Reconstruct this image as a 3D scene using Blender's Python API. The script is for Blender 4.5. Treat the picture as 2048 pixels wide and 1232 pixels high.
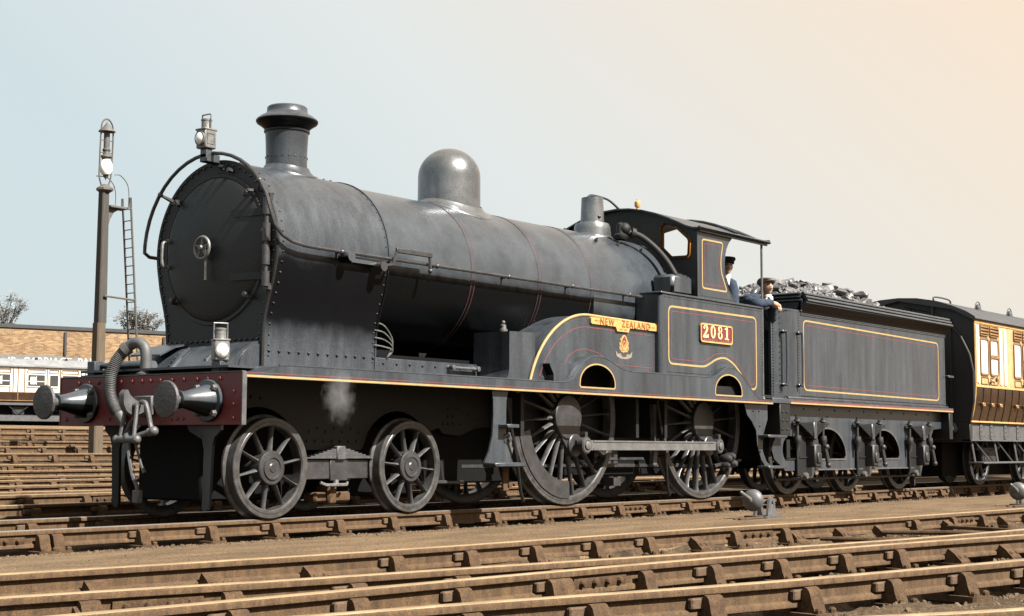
import bpy, bmesh, math, random
from mathutils import Vector, Matrix, noise
from mathutils.geometry import tessellate_polygon
random.seed(7)
R = math.radians
for o in list(bpy.data.objects): bpy.data.objects.remove(o)
SC = bpy.context.scene
COL = SC.collection

# ---------------------------------------------------------------- camera
CAM_POS = Vector((-9.5277, -11.0048, 0.6687))
YAW, PITCH, ROLL = 0.9095, 0.0920, 0.0046
cam = bpy.data.cameras.new('camera'); camo = bpy.data.objects.new('camera', cam); COL.objects.link(camo)
cam.sensor_width = 36.0; cam.lens = 36.0 * 2998.7 / 2048.0
cam.clip_start = 0.1; cam.clip_end = 3000
_f = Vector((math.sin(YAW)*math.cos(PITCH), math.cos(YAW)*math.cos(PITCH), math.sin(PITCH)))
_r = Vector((math.cos(YAW), -math.sin(YAW), 0)); _u = _r.cross(_f)
_r2 = _r*math.cos(ROLL) + _u*math.sin(ROLL); _u2 = -_r*math.sin(ROLL) + _u*math.cos(ROLL)
camo.matrix_world = Matrix(((_r2.x,_u2.x,-_f.x,CAM_POS.x),(_r2.y,_u2.y,-_f.y,CAM_POS.y),(_r2.z,_u2.z,-_f.z,CAM_POS.z),(0,0,0,1)))
SC.camera = camo

# ---------------------------------------------------------------- sun and sky
SUN = Vector((0.04, -0.97, 1.0)).normalized()          # towards the sun
sl = bpy.data.lights.new('sun', 'SUN'); slo = bpy.data.objects.new('sun', sl); COL.objects.link(slo)
sl.energy = 5.0; sl.angle = R(0.55); sl.color = (1.0, 0.95, 0.87)
slo.rotation_euler = SUN.to_track_quat('Z', 'Y').to_euler(); slo.location = (0, -30, 25)
W = bpy.data.worlds.new('World'); SC.world = W; W.use_nodes = True
nt = W.node_tree; nt.nodes.clear()
def wn(t, **k):
    n = nt.nodes.new(t)
    for a, b in k.items(): setattr(n, a, b)
    return n
sky = wn('ShaderNodeTexSky', sky_type='NISHITA', sun_disc=False)
sky.sun_elevation = math.asin(SUN.z); sky.sun_rotation = math.atan2(SUN.x, SUN.y)
sky.air_density = 1.0; sky.dust_density = 4.0; sky.ozone_density = 1.0; sky.altitude = 50
tc = wn('ShaderNodeTexCoord')
dp = wn('ShaderNodeVectorMath', operation='DOT_PRODUCT'); nt.links.new(tc.outputs['Generated'], dp.inputs[0])
dp.inputs[1].default_value = (0.42, -0.50, 0.757)      # the hazy warm side of the sky, towards the sun
ramp = wn('ShaderNodeValToRGB'); nt.links.new(dp.outputs['Value'], ramp.inputs[0])
ramp.color_ramp.elements[0].position = 0.0; ramp.color_ramp.elements[0].color = (0.63, 0.725, 0.745, 1)
ramp.color_ramp.elements[1].position = 0.44; ramp.color_ramp.elements[1].color = (0.95, 0.78, 0.60, 1)
e_ = ramp.color_ramp.elements.new(0.17); e_.color = (0.77, 0.80, 0.775, 1)
sc_ = wn('ShaderNodeVectorMath', operation='SCALE'); nt.links.new(ramp.outputs['Color'], sc_.inputs[0]); sc_.inputs['Scale'].default_value = 5.2
mx = wn('ShaderNodeMix', data_type='RGBA'); mx.inputs['Factor'].default_value = 0.93
nt.links.new(sky.outputs['Color'], mx.inputs['A']); nt.links.new(sc_.outputs[0], mx.inputs['B'])
bg = wn('ShaderNodeBackground'); bg.inputs['Strength'].default_value = 0.060
nt.links.new(mx.outputs['Result'], bg.inputs['Color'])
wo = wn('ShaderNodeOutputWorld'); nt.links.new(bg.outputs[0], wo.inputs['Surface'])
vs = SC.view_settings
vs.view_transform = 'Standard'; vs.look = 'None'; vs.gamma = 1.0; vs.use_curve_mapping = False; vs.exposure = 1.75
SC.render.engine = 'CYCLES'

# ---------------------------------------------------------------- materials
MATS = {}; TONE = 0.82
def mat(name, c1, c2=None, rough=0.5, metal=0.0, scale=8.0, detail=4.0, bump=0.0, bscale=40.0, spec=0.5, r2=None, coat=0.0, stretch=None, fine=0.0, ior=1.5, under_shade=None):
    """procedural paint / metal / earth: two colours mixed by noise, uneven gloss and a fine relief"""
    c2 = c2 or tuple(x*0.7 for x in c1); c1 = tuple(x*TONE for x in c1); c2 = tuple(x*TONE for x in c2)
    if under_shade: under_shade = tuple(x*TONE for x in under_shade)
    m = bpy.data.materials.new(name); m.use_nodes = True; t = m.node_tree; n = t.nodes; L = t.links
    b = n['Principled BSDF']
    geo = n.new('ShaderNodeNewGeometry'); vec = geo.outputs['Position']
    if stretch:
        mp = n.new('ShaderNodeMapping'); mp.inputs['Scale'].default_value = stretch; L.new(vec, mp.inputs['Vector']); vec = mp.outputs['Vector']
    nz = n.new('ShaderNodeTexNoise'); nz.inputs['Scale'].default_value = scale; nz.inputs['Detail'].default_value = detail; nz.inputs['Roughness'].default_value = 0.62
    L.new(vec, nz.inputs['Vector'])
    rp = n.new('ShaderNodeValToRGB'); rp.color_ramp.elements[0].position = 0.32; rp.color_ramp.elements[1].position = 0.68
    rp.color_ramp.elements[0].color = (*c2, 1); rp.color_ramp.elements[1].color = (*c1, 1)
    L.new(nz.outputs['Fac'], rp.inputs[0])
    col = rp.outputs['Color']
    if fine:
        nf = n.new('ShaderNodeTexNoise'); nf.inputs['Scale'].default_value = bscale*1.7; nf.inputs['Detail'].default_value = 3
        L.new(geo.outputs['Position'], nf.inputs['Vector'])
        mr = n.new('ShaderNodeMapRange'); mr.inputs['From Min'].default_value = 0.3; mr.inputs['From Max'].default_value = 0.7
        mr.inputs['To Min'].default_value = 1-fine; mr.inputs['To Max'].default_value = 1+fine; L.new(nf.outputs['Fac'], mr.inputs['Value'])
        ml = n.new('ShaderNodeVectorMath'); ml.operation = 'SCALE'; L.new(col, ml.inputs[0]); L.new(mr.outputs[0], ml.inputs['Scale']); col = ml.outputs[0]
    if under_shade:                                           # shade painted into the colour: undersides darken, dust tone stays above
        sx = n.new('ShaderNodeSeparateXYZ'); L.new(geo.outputs['Normal'], sx.inputs[0])
        dn = n.new('ShaderNodeTexNoise'); dn.inputs['Scale'].default_value = 5; dn.inputs['Detail'].default_value = 6; L.new(geo.outputs['Position'], dn.inputs['Vector'])
        dm = n.new('ShaderNodeMath'); dm.operation = 'MULTIPLY_ADD'; L.new(dn.outputs['Fac'], dm.inputs[0]); dm.inputs[1].default_value = .16; L.new(sx.outputs['Z'], dm.inputs[2])
        dr_ = n.new('ShaderNodeMapRange'); dr_.interpolation_type = 'SMOOTHSTEP'; dr_.inputs['From Min'].default_value = -.12; dr_.inputs['From Max'].default_value = .09; L.new(dm.outputs[0], dr_.inputs['Value'])
        dx_ = n.new('ShaderNodeMix'); dx_.data_type = 'RGBA'; dx_.inputs['A'].default_value = (*under_shade, 1); L.new(dr_.outputs[0], dx_.inputs['Factor']); L.new(col, dx_.inputs['B']); col = dx_.outputs['Result']
    L.new(col, b.inputs['Base Color'])
    rr = n.new('ShaderNodeMapRange'); rr.inputs['To Min'].default_value = rough; rr.inputs['To Max'].default_value = r2 if r2 is not None else min(1, rough*1.35)
    L.new(nz.outputs['Fac'], rr.inputs['Value']); L.new(rr.outputs[0], b.inputs['Roughness'])
    b.inputs['Metallic'].default_value = metal; b.inputs['IOR'].default_value = ior; b.inputs['Specular IOR Level'].default_value = spec
    if under_shade:                                           # undersides also reflect less, keeping the painted shade dark
        sq = n.new('ShaderNodeMapRange'); sq.inputs['To Min'].default_value = .10; sq.inputs['To Max'].default_value = spec; L.new(dr_.outputs[0], sq.inputs['Value']); L.new(sq.outputs[0], b.inputs['Specular IOR Level'])
    if coat: b.inputs['Coat Weight'].default_value = coat; b.inputs['Coat Roughness'].default_value = 0.25
    if bump:
        bn = n.new('ShaderNodeTexNoise'); bn.inputs['Scale'].default_value = bscale; bn.inputs['Detail'].default_value = 5
        L.new(geo.outputs['Position'], bn.inputs['Vector'])
        bp = n.new('ShaderNodeBump'); bp.inputs['Strength'].default_value = 1.0; bp.inputs['Distance'].default_value = bump
        L.new(bn.outputs['Fac'], bp.inputs['Height']); L.new(bp.outputs[0], b.inputs['Normal'])
    MATS[name] = m
    return m
mat('black_paint', (.047,.055,.065), (.021,.025,.031), rough=.24, r2=.46, scale=3.4, detail=10, bump=.0010, bscale=58, stretch=(1.7,1.7,.22), fine=.34, spec=.5, under_shade=(.0038,.0042,.0052))
mat('black_gloss', (.050,.059,.069), (.029,.035,.042), rough=.20, r2=.36, scale=3.0, detail=9, bump=.0006, bscale=58, stretch=(1,1,1), fine=.26, spec=.55, under_shade=(.003,.0035,.0042))
mat('dome_paint', (.23,.24,.25), (.12,.13,.14), rough=.22, r2=.34, metal=.7, scale=3, detail=7, bump=.0008, bscale=40, fine=.2, spec=.5)
mat('soot_black', (.0085,.009,.0098), (.005,.0055,.006), rough=.45, scale=5, bump=.002, bscale=70, fine=.35, spec=.42)
mat('frame_black', (.010,.010,.0105), (.006,.006,.0065), rough=.55, scale=4, bump=.001, bscale=60, fine=.2, spec=.3)
mat('wheel_grey', (.040,.040,.042), (.018,.018,.019), rough=.34, scale=7, bump=.001, bscale=60, fine=.3)
mat('spoke_grey', (.085,.085,.087), (.045,.045,.046), rough=.32, scale=9, fine=.2)
mat('wheel_dark', (.020,.020,.021), (.011,.011,.012), rough=.5, scale=6, fine=.2)
mat('tyre_steel', (.085,.084,.083), (.036,.035,.035), rough=.32, metal=.3, scale=11, bump=.0006, bscale=60, fine=.25)
mat('bright_steel', (.20,.20,.20), (.13,.13,.13), rough=.36, metal=.5, scale=6, bump=.0008, bscale=60, fine=.15)
mat('dull_steel', (.11,.11,.113), (.062,.062,.064), rough=.45, metal=.25, scale=9, bump=.001, bscale=60, fine=.2)
mat('buffer_face', (.055,.055,.056), (.022,.022,.023), rough=.5, scale=40, detail=5, bump=.005, bscale=42, fine=.3)
mat('buffer_red', (.120,.013,.015), (.075,.009,.010), rough=.42, scale=6, bump=.0015, bscale=120, fine=.4)
mat('yellow_lining', (.36,.25,.105), (.29,.20,.08), rough=.45, scale=10)
mat('red_lining', (0.168,0.044,0.052), (0.136,0.036,0.04), rough=.5, scale=10)
mat('red_line_dim', (.085,.030,.034), (.065,.023,.027), rough=.5, scale=10)
mat('shade_black', (.0045,.0045,.005), (.003,.003,.0033), rough=.7, scale=6, spec=.12)  # near-black that paints deep shade onto hidden underparts
mat('plate_red', (.17,.026,.026), (.13,.02,.02), rough=.4, scale=12)
mat('brass', (.54,.34,.12), (.43,.26,.085), rough=.4, metal=.15, scale=14, bump=.0008, bscale=90)
mat('plate_letter', (.30,.10,.02), (.24,.07,.015), rough=.5, scale=12)
mat('cream_letter', (.62,.50,.26), (.55,.44,.22), rough=.45, scale=12)
mat('brown_wood', (.30,.125,.025), (.20,.08,.015), rough=.4, scale=14, stretch=(1,1,.2))
mat('tin', (.20,.20,.195), (.11,.11,.108), rough=.42, metal=.4, scale=14, bump=.0015, bscale=50, fine=.2)
mat('hose', (.075,.077,.08), (.05,.05,.052), rough=.5, scale=14)
mat('rust_rail', (.104,.062,.030), (.045,.026,.013), rough=.75, scale=6, detail=8, bump=.0022, bscale=70, spec=.3, fine=.34, stretch=(3.2,3.2,.45))
mat('rail_top_rusty', (.29,.21,.118), (.16,.110,.060), rough=.42, scale=6, bump=.0006, bscale=60, spec=.5, stretch=(.4,3,1), fine=.15)
mat('rail_top_steel', (0.336,0.32,0.296), (0.24,0.224,0.2), rough=.32, metal=.6, scale=6, stretch=(.25,3,1))
mat('chair_iron', (.085,.050,.025), (.040,.023,.012), rough=.8, scale=14, detail=7, bump=.004, bscale=55, spec=.25, fine=.34)
mat('oak_key', (.098,.060,.031), (.060,.036,.019), rough=.85, scale=18, stretch=(.2,1,1), bump=.003, bscale=60, fine=.3)
mat('ground_earth', (.150,.104,.061), (.078,.053,.031), rough=.95, scale=2.0, detail=14, bump=.016, bscale=30, spec=.15, fine=.45, stretch=(.55,1.3,1))
mat('sleeper_earth', (0.096,0.0624,0.0336), (0.052,0.0336,0.0184), rough=.95, scale=6, detail=10, bump=.014, bscale=22, spec=.15, fine=.35)
mat('cinder_ballast', (.090,.062,.036), (.028,.019,.012), rough=.95, scale=3.4, detail=14, bump=.02, bscale=30, spec=.15, fine=.42)
mat('bed_shade', (0.0416,0.0304,0.02), (0.0176,0.0128,0.0088), rough=.95, scale=5, detail=10, bump=.012, bscale=30, spec=.2, fine=.3)
mat('stone', (.13,.095,.062), (.075,.052,.033), rough=.9, scale=5, spec=.2)
mat('coal', (.17,.17,.175), (.010,.010,.011), rough=.38, r2=.6, scale=2.6, detail=4, bump=.006, bscale=26, spec=.6)
mat('skin', (.43,.28,.19), (.37,.23,.15), rough=.55, scale=20)
mat('cloth_blue', (.040,.056,.085), (.018,.026,.042), rough=.85, scale=9, bump=.012, bscale=14, spec=.2)
mat('cloth_navy', (.018,.021,.03), (.012,.014,.02), rough=.85, scale=12, bump=.004, bscale=30, spec=.2)
mat('cloth_grey', (.20,.19,.18), (.13,.12,.115), rough=.85, scale=16, bump=.004, bscale=40, spec=.2)
mat('cloth_white', (.55,.56,.58), (.42,.43,.45), rough=.85, scale=16)
mat('hair', (.03,.02,.014), rough=.6, scale=40)
mat('carriage_cream', (.74,.66,.50), (.66,.56,.38), rough=.3, scale=3, coat=.4, fine=.06)
mat('carriage_mould', (.25,.140,.055), (.15,.078,.028), rough=.4, scale=8)
mat('carriage_gold', (.46,.33,.17), (.34,.22,.10), rough=.35, scale=5, fine=.1)
mat('carriage_brown', (.034,.014,.004), (.018,.0075,.0022), rough=.22, r2=.32, scale=4, coat=.15)
mat('carriage_white', (0.656,0.64,0.592), (0.592,0.568,0.504), rough=.4, scale=2)
mat('carriage_end', (.014,.0135,.0135), (.010,.0098,.0098), rough=.5, scale=4)
mat('roof_grey', (.045,.047,.052), (.03,.032,.035), rough=.6, scale=4)
mat('roof_pale', (0.2,0.208,0.216), (0.136,0.14,0.144), rough=.75, scale=3, bump=.004, bscale=12)
mat('iron_paint', (.075,.076,.08), (.05,.05,.053), rough=.5, scale=6, fine=.2)
mat('post_timber', (.060,.054,.047), (.034,.030,.026), rough=.85, scale=9, detail=7, stretch=(3,3,.35), bump=.004, bscale=30)
mat('post_brown', (.105,.078,.050), (.062,.046,.030), rough=.85, scale=9, detail=7, stretch=(3,3,.35), bump=.004, bscale=30)
mat('lamp_iron', (.095,.088,.08), (.06,.055,.05), rough=.55, scale=14)
mat('opal_glass', (.88,.90,.90), (.84,.86,.86), rough=.2, scale=4)
mat('sign_grey', (.16,.165,.17), (.12,.124,.128), rough=.8, scale=3)
mat('sign_white', (.78,.78,.77), (.66,.66,.65), rough=.8, scale=6)
mat('coping', (.05,.05,.052), (.035,.035,.037), rough=.85, scale=4)
mat('bark', (.075,.062,.055), (.045,.037,.032), rough=.9, scale=12)
mat('leaf_dark', (.060,.058,.05), (.03,.029,.026), rough=.7, scale=3)
mat('leaf_pale', (.24,.24,.23), (.12,.12,.115), rough=.65, scale=3)
mat('crest_gold', (.42,.28,.11), (.10,.05,.025), rough=.45, scale=70, detail=3)
mat('crest_blue', (.11,.13,.16), (.30,.20,.09), rough=.45, scale=60, detail=3)
def glass_mat(name, c, rough=.05, alpha=1.0):
    m = bpy.data.materials.new(name); m.use_nodes = True; b = m.node_tree.nodes['Principled BSDF']
    b.inputs['Base Color'].default_value = (*c, 1); b.inputs['Roughness'].default_value = rough
    b.inputs['Specular IOR Level'].default_value = 1.0; b.inputs['Coat Weight'].default_value = 1.0; b.inputs['Coat Roughness'].default_value = .02
    nz = m.node_tree.nodes.new('ShaderNodeTexNoise'); nz.inputs['Scale'].default_value = 3
    bp = m.node_tree.nodes.new('ShaderNodeBump'); bp.inputs['Distance'].default_value = .004
    m.node_tree.links.new(nz.outputs['Fac'], bp.inputs['Height']); m.node_tree.links.new(bp.outputs[0], b.inputs['Normal'])
    MATS[name] = m
glass_mat('window_dark', (.018,.02,.022))
glass_mat('window_sky', (.60,.65,.69), rough=.08)  # pale base colour paints the sky's reflection into the carriage panes
glass_mat('lens', (.62,.64,.64), rough=.08)
def brick_mat():
    m = bpy.data.materials.new('brick'); m.use_nodes = True; t = m.node_tree; n = t.nodes; L = t.links; b = n['Principled BSDF']
    tcn = n.new('ShaderNodeTexCoord'); sp = n.new('ShaderNodeSeparateXYZ'); cb = n.new('ShaderNodeCombineXYZ')
    L.new(tcn.outputs['Object'], sp.inputs[0]); L.new(sp.outputs['X'], cb.inputs['X']); L.new(sp.outputs['Z'], cb.inputs['Y'])
    br = n.new('ShaderNodeTexBrick'); L.new(cb.outputs[0], br.inputs['Vector'])
    br.inputs['Scale'].default_value = 1.0; br.inputs['Brick Width'].default_value = .24; br.inputs['Row Height'].default_value = .082
    br.inputs['Mortar Size'].default_value = .010; br.inputs['Mortar Smooth'].default_value = .3; br.inputs['Bias'].default_value = -.1
    br.inputs['Color1'].default_value = (.265,.172,.095,1); br.inputs['Color2'].default_value = (.125,.072,.037,1); br.inputs['Mortar'].default_value = (.28,.22,.145,1)
    nz = n.new('ShaderNodeTexNoise'); nz.inputs['Scale'].default_value = .8; nz.inputs['Detail'].default_value = 8; L.new(tcn.outputs['Object'], nz.inputs['Vector'])
    mp = n.new('ShaderNodeMapping'); mp.inputs['Scale'].default_value = (1.2,1,9); L.new(tcn.outputs['Object'], mp.inputs['Vector'])
    nz2 = n.new('ShaderNodeTexNoise'); nz2.inputs['Scale'].default_value = 2.2; nz2.inputs['Detail'].default_value = 4; L.new(mp.outputs[0], nz2.inputs['Vector'])
    mr = n.new('ShaderNodeMapRange'); mr.inputs['From Min'].default_value = .3; mr.inputs['From Max'].default_value = .7; mr.inputs['To Min'].default_value = .62; mr.inputs['To Max'].default_value = 1.25
    ad = n.new('ShaderNodeMath'); ad.operation = 'MULTIPLY_ADD'; L.new(nz.outputs['Fac'], ad.inputs[0]); ad.inputs[1].default_value = .5
    hm = n.new('ShaderNodeMath'); hm.operation = 'MULTIPLY'; L.new(nz2.outputs['Fac'], hm.inputs[0]); hm.inputs[1].default_value = .5; L.new(hm.outputs[0], ad.inputs[2])
    L.new(ad.outputs[0], mr.inputs['Value'])
    ml = n.new('ShaderNodeVectorMath'); ml.operation = 'SCALE'; L.new(br.outputs['Color'], ml.inputs[0]); L.new(mr.outputs[0], ml.inputs['Scale'])
    L.new(ml.outputs[0], b.inputs['Base Color']); b.inputs['Roughness'].default_value = .9; b.inputs['Specular IOR Level'].default_value = .2
    bp = n.new('ShaderNodeBump'); bp.inputs['Distance'].default_value = .02; bp.invert = True
    L.new(br.outputs['Fac'], bp.inputs['Height']); L.new(bp.outputs[0], b.inputs['Normal'])
    MATS['brick'] = m
brick_mat()

# ---------------------------------------------------------------- helpers
WM = {}                                               # world matrix of each object, by name
class MB:
    """collects shapes into one mesh"""
    def __init__(s): s.v = []; s.f = []; s.M = None; s.mi = []
    def add(s, vs, fs, mi=0):
        k = len(s.v)
        s.v += [tuple(s.M @ Vector(p)) for p in vs] if s.M else [tuple(p) for p in vs]
        s.f += [tuple(i+k for i in f) for f in fs]; s.mi += [mi]*len(fs)
        return s
    def box(s, x0, x1, y0, y1, z0, z1, c=0.0):
        if x0 > x1: x0, x1 = x1, x0
        if y0 > y1: y0, y1 = y1, y0
        if z0 > z1: z0, z1 = z1, z0
        if c <= 0:
            s.add([(x0,y0,z0),(x1,y0,z0),(x1,y1,z0),(x0,y1,z0),(x0,y0,z1),(x1,y0,z1),(x1,y1,z1),(x0,y1,z1)],
                  [(0,3,2,1),(4,5,6,7),(0,1,5,4),(1,2,6,5),(2,3,7,6),(3,0,4,7)])
        else:
            c = min(c, (x1-x0)*.45, (y1-y0)*.45, (z1-z0)*.45)
            bm = bmesh.new(); bmesh.ops.create_cube(bm, size=1)
            for v in bm.verts: v.co = Vector(((x0+x1)/2+v.co.x*(x1-x0), (y0+y1)/2+v.co.y*(y1-y0), (z0+z1)/2+v.co.z*(z1-z0)))
            bmesh.ops.bevel(bm, geom=list(bm.edges), offset=c, segments=1, affect='EDGES', profile=.5)
            bm.verts.index_update()
            s.add([v.co.copy() for v in bm.verts], [[v.index for v in f.verts] for f in bm.faces]); bm.free()
        return s
    def prism(s, pts, axis, a0, a1, holes=()):
        loops = [list(pts)] + [list(h) for h in holes]
        def P(p, a): return {'x': (a,p[0],p[1]), 'y': (p[0],a,p[1]), 'z': (p[0],p[1],a)}[axis]
        flat = [p for l in loops for p in l]; n = len(flat)
        tris = tessellate_polygon([[Vector((p[0],p[1],0)) for p in l] for l in loops])
        fs = [tuple(t) for t in tris] + [tuple(i+n for i in reversed(t)) for t in tris]
        k = 0
        for l in loops:
            m = len(l)
            for i in range(m): fs.append((k+i, k+(i+1) % m, n+k+(i+1) % m, n+k+i))
            k += m
        return s.add([P(p,a0) for p in flat] + [P(p,a1) for p in flat], fs)
    def lathe(s, prof, o=(0,0,0), axis='z', n=24, closed=False, a0=0.0, a1=2*math.pi):
        full = abs(a1-a0-2*math.pi) < 1e-6; m = n if full else n+1
        vs = []; 
        for i in range(m):
            a = a0+(a1-a0)*i/n; ca, sa = math.cos(a), math.sin(a)
            for r, h in prof:
                p = {'z': (r*ca, r*sa, h), 'x': (h, r*ca, r*sa), 'y': (r*ca, h, r*sa)}[axis]
                vs.append((o[0]+p[0], o[1]+p[1], o[2]+p[2]))
        k = len(prof); fs = []
        for i in range(n):
            i2 = (i+1) % m
            for j in range(k if closed else k-1):
                j2 = (j+1) % k
                fs.append((i*k+j, i2*k+j, i2*k+j2, i*k+j2))
        if not full and closed:
            fs.append(tuple(range(k))); fs.append(tuple((m-1)*k+j for j in range(k)))
        return s.add(vs, fs)
    def tube(s, path, r, n=8, closed=False, caps=True, flat=None):
        P = [Vector(p) for p in path]; m = len(P); rs = r if isinstance(r, (list,tuple)) else [r]*m
        T = []
        for i in range(m):
            if closed: t = P[(i+1) % m]-P[i-1]
            else: t = P[min(i+1,m-1)]-P[max(i-1,0)]
            T.append(t.normalized() if t.length > 1e-9 else Vector((0,0,1)))
        up = Vector((0,0,1)) if abs(T[0].z) < .9 else Vector((1,0,0))
        nrm = (up - T[0]*up.dot(T[0])).normalized(); vs = []
        for i in range(m):
            nrm = (nrm - T[i]*nrm.dot(T[i])).normalized(); b = T[i].cross(nrm)
            for j in range(n):
                a = 2*math.pi*j/n
                vs.append(P[i]+(nrm*math.cos(a)*(flat or 1)+b*math.sin(a))*rs[i])
        fs = []
        for i in range(m if closed else m-1):
            i2 = (i+1) % m
            for j in range(n): fs.append((i*n+j, i*n+(j+1) % n, i2*n+(j+1) % n, i2*n+j))
        if caps and not closed: fs += [tuple(range(n)), tuple((m-1)*n+j for j in range(n))]
        return s.add(vs, fs)
    def ball(s, c, r, sc=(1,1,1), nu=14, nv=8):
        prof = [(max(1e-4, r*math.sin(math.pi*i/nv)), -r*math.cos(math.pi*i/nv)) for i in range(nv+1)]
        vs = []; 
        for i in range(nu):
            a = 2*math.pi*i/nu
            for q, h in prof: vs.append((c[0]+q*math.cos(a)*sc[0], c[1]+q*math.sin(a)*sc[1], c[2]+h*sc[2]))
        k = nv+1; fs = [(i*k+j, ((i+1) % nu)*k+j, ((i+1) % nu)*k+j+1, i*k+j+1) for i in range(nu) for j in range(nv)]
        return s.add(vs, fs)
    def rivet(s, p, nrm, r=.016, h=.010):
        nv = Vector(nrm).normalized(); a = nv.orthogonal().normalized(); b = nv.cross(a); p = Vector(p); n = 6
        vs = [p+(a*math.cos(2*math.pi*i/n)+b*math.sin(2*math.pi*i/n))*r-nv*.002 for i in range(n)]
        vs += [p+nv*h*.7+(a*math.cos(2*math.pi*i/n)+b*math.sin(2*math.pi*i/n))*r*.72 for i in range(n)] + [p+nv*h]
        fs = [(i,(i+1) % n,n+(i+1) % n,n+i) for i in range(n)] + [(n+i,n+(i+1) % n,2*n) for i in range(n)]
        return s.add(vs, fs)
    def ribbon(s, path, w, axis, a0, a1, closed=True):
        """flat strip of width w along a 2d path"""
        n = len(path); P = [Vector((p[0],p[1])) for p in path]; inn = []; out = []
        for i in range(n):
            p = P[i]
            d0 = (p-P[i-1]) if (closed or i > 0) else (P[1]-p); d1 = (P[(i+1) % n]-p) if (closed or i < n-1) else d0
            d0 = d0.normalized() if d0.length > 1e-9 else d1.normalized(); d1 = d1.normalized() if d1.length > 1e-9 else d0
            n0 = Vector((-d0.y,d0.x)); n1 = Vector((-d1.y,d1.x)); m = (n0+n1); m = m.normalized() if m.length > 1e-6 else n0
            k = w/2/max(.35, m.dot(n0)); inn.append(p+m*k); out.append(p-m*k)
        def Q(p, a): return {'x': (a,p.x,p.y), 'y': (p.x,a,p.y), 'z': (p.x,p.y,a)}[axis]
        vs = [Q(p,a1) for p in inn]+[Q(p,a1) for p in out]+[Q(p,a0) for p in inn]+[Q(p,a0) for p in out]; fs = []
        for i in range(n if closed else n-1):
            j = (i+1) % n
            fs += [(i,j,n+j,n+i), (i,j,2*n+j,2*n+i), (n+i,n+j,3*n+j,3*n+i)]
        return s.add(vs, fs)
    def mesh(s, name, mats, smooth=38):
        me = bpy.data.meshes.new(name); me.from_pydata(s.v, [], s.f)
        bm = bmesh.new(); bm.from_mesh(me); bmesh.ops.recalc_face_normals(bm, faces=list(bm.faces)); bm.to_mesh(me); bm.free()
        mats = mats if isinstance(mats, (list,tuple)) else [mats]
        for m in mats: me.materials.append(MATS[m])
        if len(mats) > 1: me.polygons.foreach_set('material_index', s.mi)
        if smooth:
            me.polygons.foreach_set('use_smooth', [True]*len(me.polygons)); me.set_sharp_from_angle(angle=R(smooth))
        me.update(); return me
    def build(s, name, mats, parent=None, M=None, smooth=38, **tags):
        return link(name, s.mesh(name, mats, smooth), parent, M, **tags)
def link(name, data, parent=None, M=None, label=None, cat=None, group=None, kind=None):
    o = bpy.data.objects.new(name, data); COL.objects.link(o); M = M or Matrix.Identity(4)
    o.matrix_basis = M; WM[o.name] = M
    if parent:
        o.parent = parent; o.matrix_parent_inverse = WM[parent.name].inverted()
    if label: o['label'] = label
    if cat: o['category'] = cat
    if group: o['group'] = group
    if kind: o['kind'] = kind
    return o
def thing(name, label, cat, loc=(0,0,0), rz=0.0, group=None):
    return link(name, None, None, Matrix.Translation(loc) @ Matrix.Rotation(rz,4,'Z'), label, cat, group)
def T(x, y, z): return Matrix.Translation((x,y,z))
def arc(cx, cz, r, a0, a1, n, rz=None):
    rz = rz or r
    return [(cx+r*math.cos(R(a0+(a1-a0)*i/n)), cz+rz*math.sin(R(a0+(a1-a0)*i/n))) for i in range(n+1)]
def fillet(pts, r, n=5):
    out = []; m = len(pts)
    for i in range(m):
        p = Vector(pts[i]); a = Vector(pts[i-1])-p; b = Vector(pts[(i+1) % m])-p
        if a.length < 1e-6 or b.length < 1e-6: continue
        an = a.normalized(); bn = b.normalized(); rr = min(r, a.length*.45, b.length*.45)
        for k in range(n+1):
            t = k/n; q = (p+an*rr)*(1-t)**2 + p*2*t*(1-t) + (p+bn*rr)*t*t; out.append((q.x,q.y))
    return out
def smooth_path(pts, n=6):
    P = [Vector(p) for p in pts]; out = []
    for i in range(len(P)-1):
        p0 = P[max(0,i-1)]; p1 = P[i]; p2 = P[i+1]; p3 = P[min(len(P)-1,i+2)]
        for k in range(n):
            t = k/n; out.append(.5*((2*p1)+(p2-p0)*t+(2*p0-5*p1+4*p2-p3)*t*t+(3*p1-p0-3*p2+p3)*t**3))
    out.append(P[-1]); return out
def text_mesh(txt, size, extrude=.004, mat_='plate_letter', space=1.0):
    cu = bpy.data.curves.new('lettering', 'FONT'); cu.body = txt; cu.size = size; cu.extrude = extrude; cu.align_x = 'CENTER'; cu.align_y = 'CENTER'; cu.space_character = space
    cu.resolution_u = 3
    o = bpy.data.objects.new('lettering', cu); COL.objects.link(o)
    me = bpy.data.meshes.new_from_object(o.evaluated_get(bpy.context.evaluated_depsgraph_get()))
    bpy.data.objects.remove(o); bpy.data.curves.remove(cu)
    me.materials.clear(); me.materials.append(MATS[mat_]); return me
def lerp_table(tab, x):
    if x <= tab[0][0]: return tab[0][1]
    for (a,b),(c,d) in zip(tab, tab[1:]):
        if x <= c: return b+(d-b)*(x-a)/(c-a)
    return tab[-1][1]
def sstep(a, b, x):
    t = max(0.0, min(1.0, (x-a)/(b-a))); return t*t*(3-2*t)

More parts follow.
